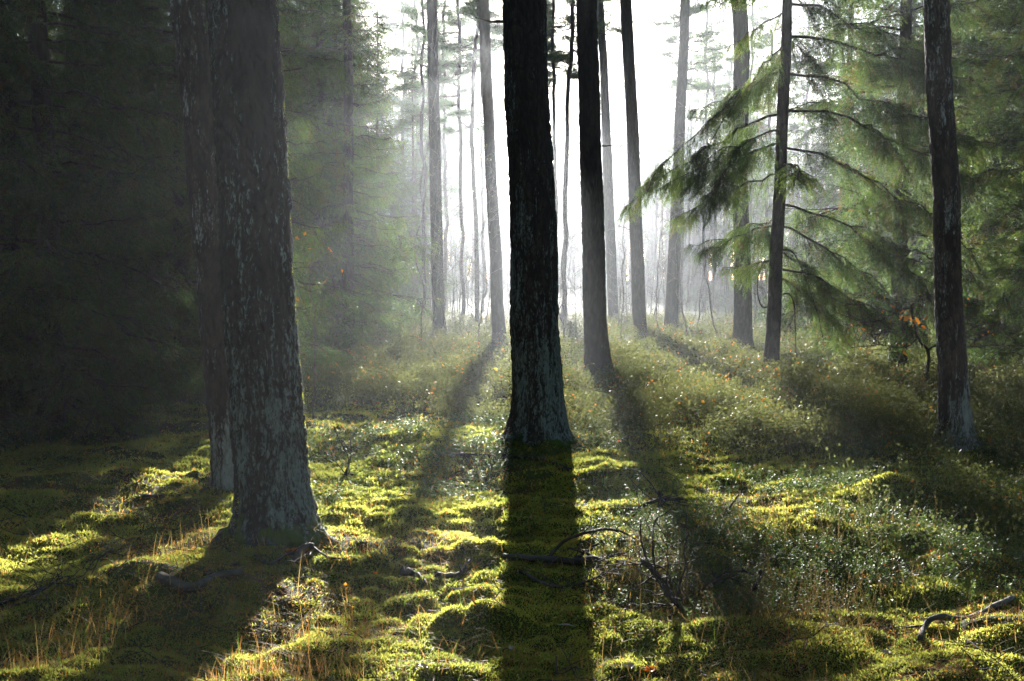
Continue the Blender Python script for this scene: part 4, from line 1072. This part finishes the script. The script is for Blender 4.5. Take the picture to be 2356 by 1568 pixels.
def twig_litter():
    g = np.random.default_rng(53); mb = MB(); x, y = scatter(520, 3, 11, 1.4, g)
    for k in range(len(x)):
        if zone_bil(x[k], y[k]) > .5: continue
        a = g.random() * 6.28; L = .05 + .30 * g.random() ** 2.2; m = 6; t = np.linspace(-.5, .5, m)
        px = x[k] + np.cos(a) * L * t; py = y[k] + np.sin(a) * L * t
        p = np.stack([px, py, gz(px, py) + .014 + .02 * g.random()], -1); p[1:-1] += g.normal(size=(m - 2, 3)) * .035 * L
        mb.tube(p, np.linspace(.0016 + .010 * L * g.random(), .0012, m), 5, .5)
        if L > .16:
            for _ in range(3):
                i = int(g.integers(1, 5)); d = unit(g.normal(size=3) * [1, 1, .4] + [0, 0, .15]); mb.tube(np.stack([p[i], p[i] + d * L * .2 + [0, 0, .004], p[i] + d * L * .38]), [.0022, .0016, .0009], 4, .5)
    kind(obj('twig_litter', mb.mesh('twig_litter', M['deadwood'])), 'stuff')
twig_litter()
def leaf_litter():
    g = np.random.default_rng(51); mb = MB(); x, y = scatter(380, 3, 20, 1.2, g); n = len(x)
    b = np.stack([x, y, gz(x, y) + .01 + zone_bil(x, y) * .25 * g.random(n)], -1)
    mb.quads(leaf_mesh(b, np.clip(.006 * y, .02, .06)[:, None], g), np.tile(g.random(n), 2))
    kind(obj('leaf_litter', mb.mesh('leaf_litter', M['oakleaf'])), 'stuff')
leaf_litter()

# ------------------------------------------------------------------ air, light, camera
def haze():
    m, nt, out = nodes('forest_haze')
    ad = N(nt, 'AddShader'); nt.links.new(ad.outputs[0], out.inputs['Volume'])
    for k, (d, g) in enumerate(((HAZE, .62), (HAZE * .06, .93))):    # droplets: a broad lobe and a narrow bright one about the sun
        v = N(nt, 'VolumePrincipled'); v.inputs['Color'].default_value = (.87, .93, 1, 1)
        v.inputs['Density'].default_value = d; v.inputs['Anisotropy'].default_value = g
        nt.links.new(v.outputs[0], ad.inputs[k])
    x, y0, y1, z0, z1 = 158, -35, 258, -3, 25.5
    V = [(sx * x, yy_, zz_) for zz_ in (z0, z1) for yy_ in (y0, y1) for sx in (-1, 1)]
    Q = [(0, 2, 3, 1), (4, 5, 7, 6), (0, 1, 5, 4), (2, 6, 7, 3), (0, 4, 6, 2), (1, 3, 7, 5)]
    kind(obj('haze', new_mesh('haze', V, [Q], m)), 'stuff')
HAZE = .0016
haze()

w = bpy.data.worlds.new('World'); S.world = w; w.use_nodes = True
w.cycles.sampling_method = 'NONE'
nt = w.node_tree; bg = nt.nodes['Background']
sky = nt.nodes.new('ShaderNodeTexSky'); sky.sky_type = 'NISHITA'; sky.sun_disc = False
sky.sun_elevation = SUN_EL; sky.sun_rotation = SUN_AZ; sky.dust_density = .4
nt.links.new(sky.outputs[0], bg.inputs[0]); bg.inputs[1].default_value = .05

L = bpy.data.lights.new('sun', 'SUN'); L.energy = 5.0; L.angle = math.radians(1.0); L.color = (1, .96, .90)
lo = bpy.data.objects.new('sun', L); COL.objects.link(lo)
lo.rotation_euler = Vector(SUN).to_track_quat('Z', 'Y').to_euler()

cam = bpy.data.cameras.new('camera'); co = bpy.data.objects.new('camera', cam); COL.objects.link(co)
co.location = (0, 0, CAMZ); co.rotation_euler = (PI / 2 - PITCH, 0, 0)
cam.sensor_width = 36; cam.lens = 36 * F / 2356; cam.clip_end = 1000; cam.clip_start = .05
S.camera = co
S.view_settings.view_transform = 'Standard'; S.view_settings.look = 'None'
S.view_settings.exposure = 2.55; S.view_settings.gamma = 1
C = S.cycles
C.max_bounces = 5; C.diffuse_bounces = 3; C.glossy_bounces = 2; C.transmission_bounces = 3; C.volume_bounces = 0; C.transparent_max_bounces = 4
C.use_denoising = True; C.denoiser = 'OPENIMAGEDENOISE'; C.denoising_input_passes = 'RGB_ALBEDO_NORMAL'; C.denoising_prefilter = 'NONE'; C.use_adaptive_sampling = False
C.sample_clamp_indirect = 4.0; C.caustics_reflective = False; C.caustics_refractive = False
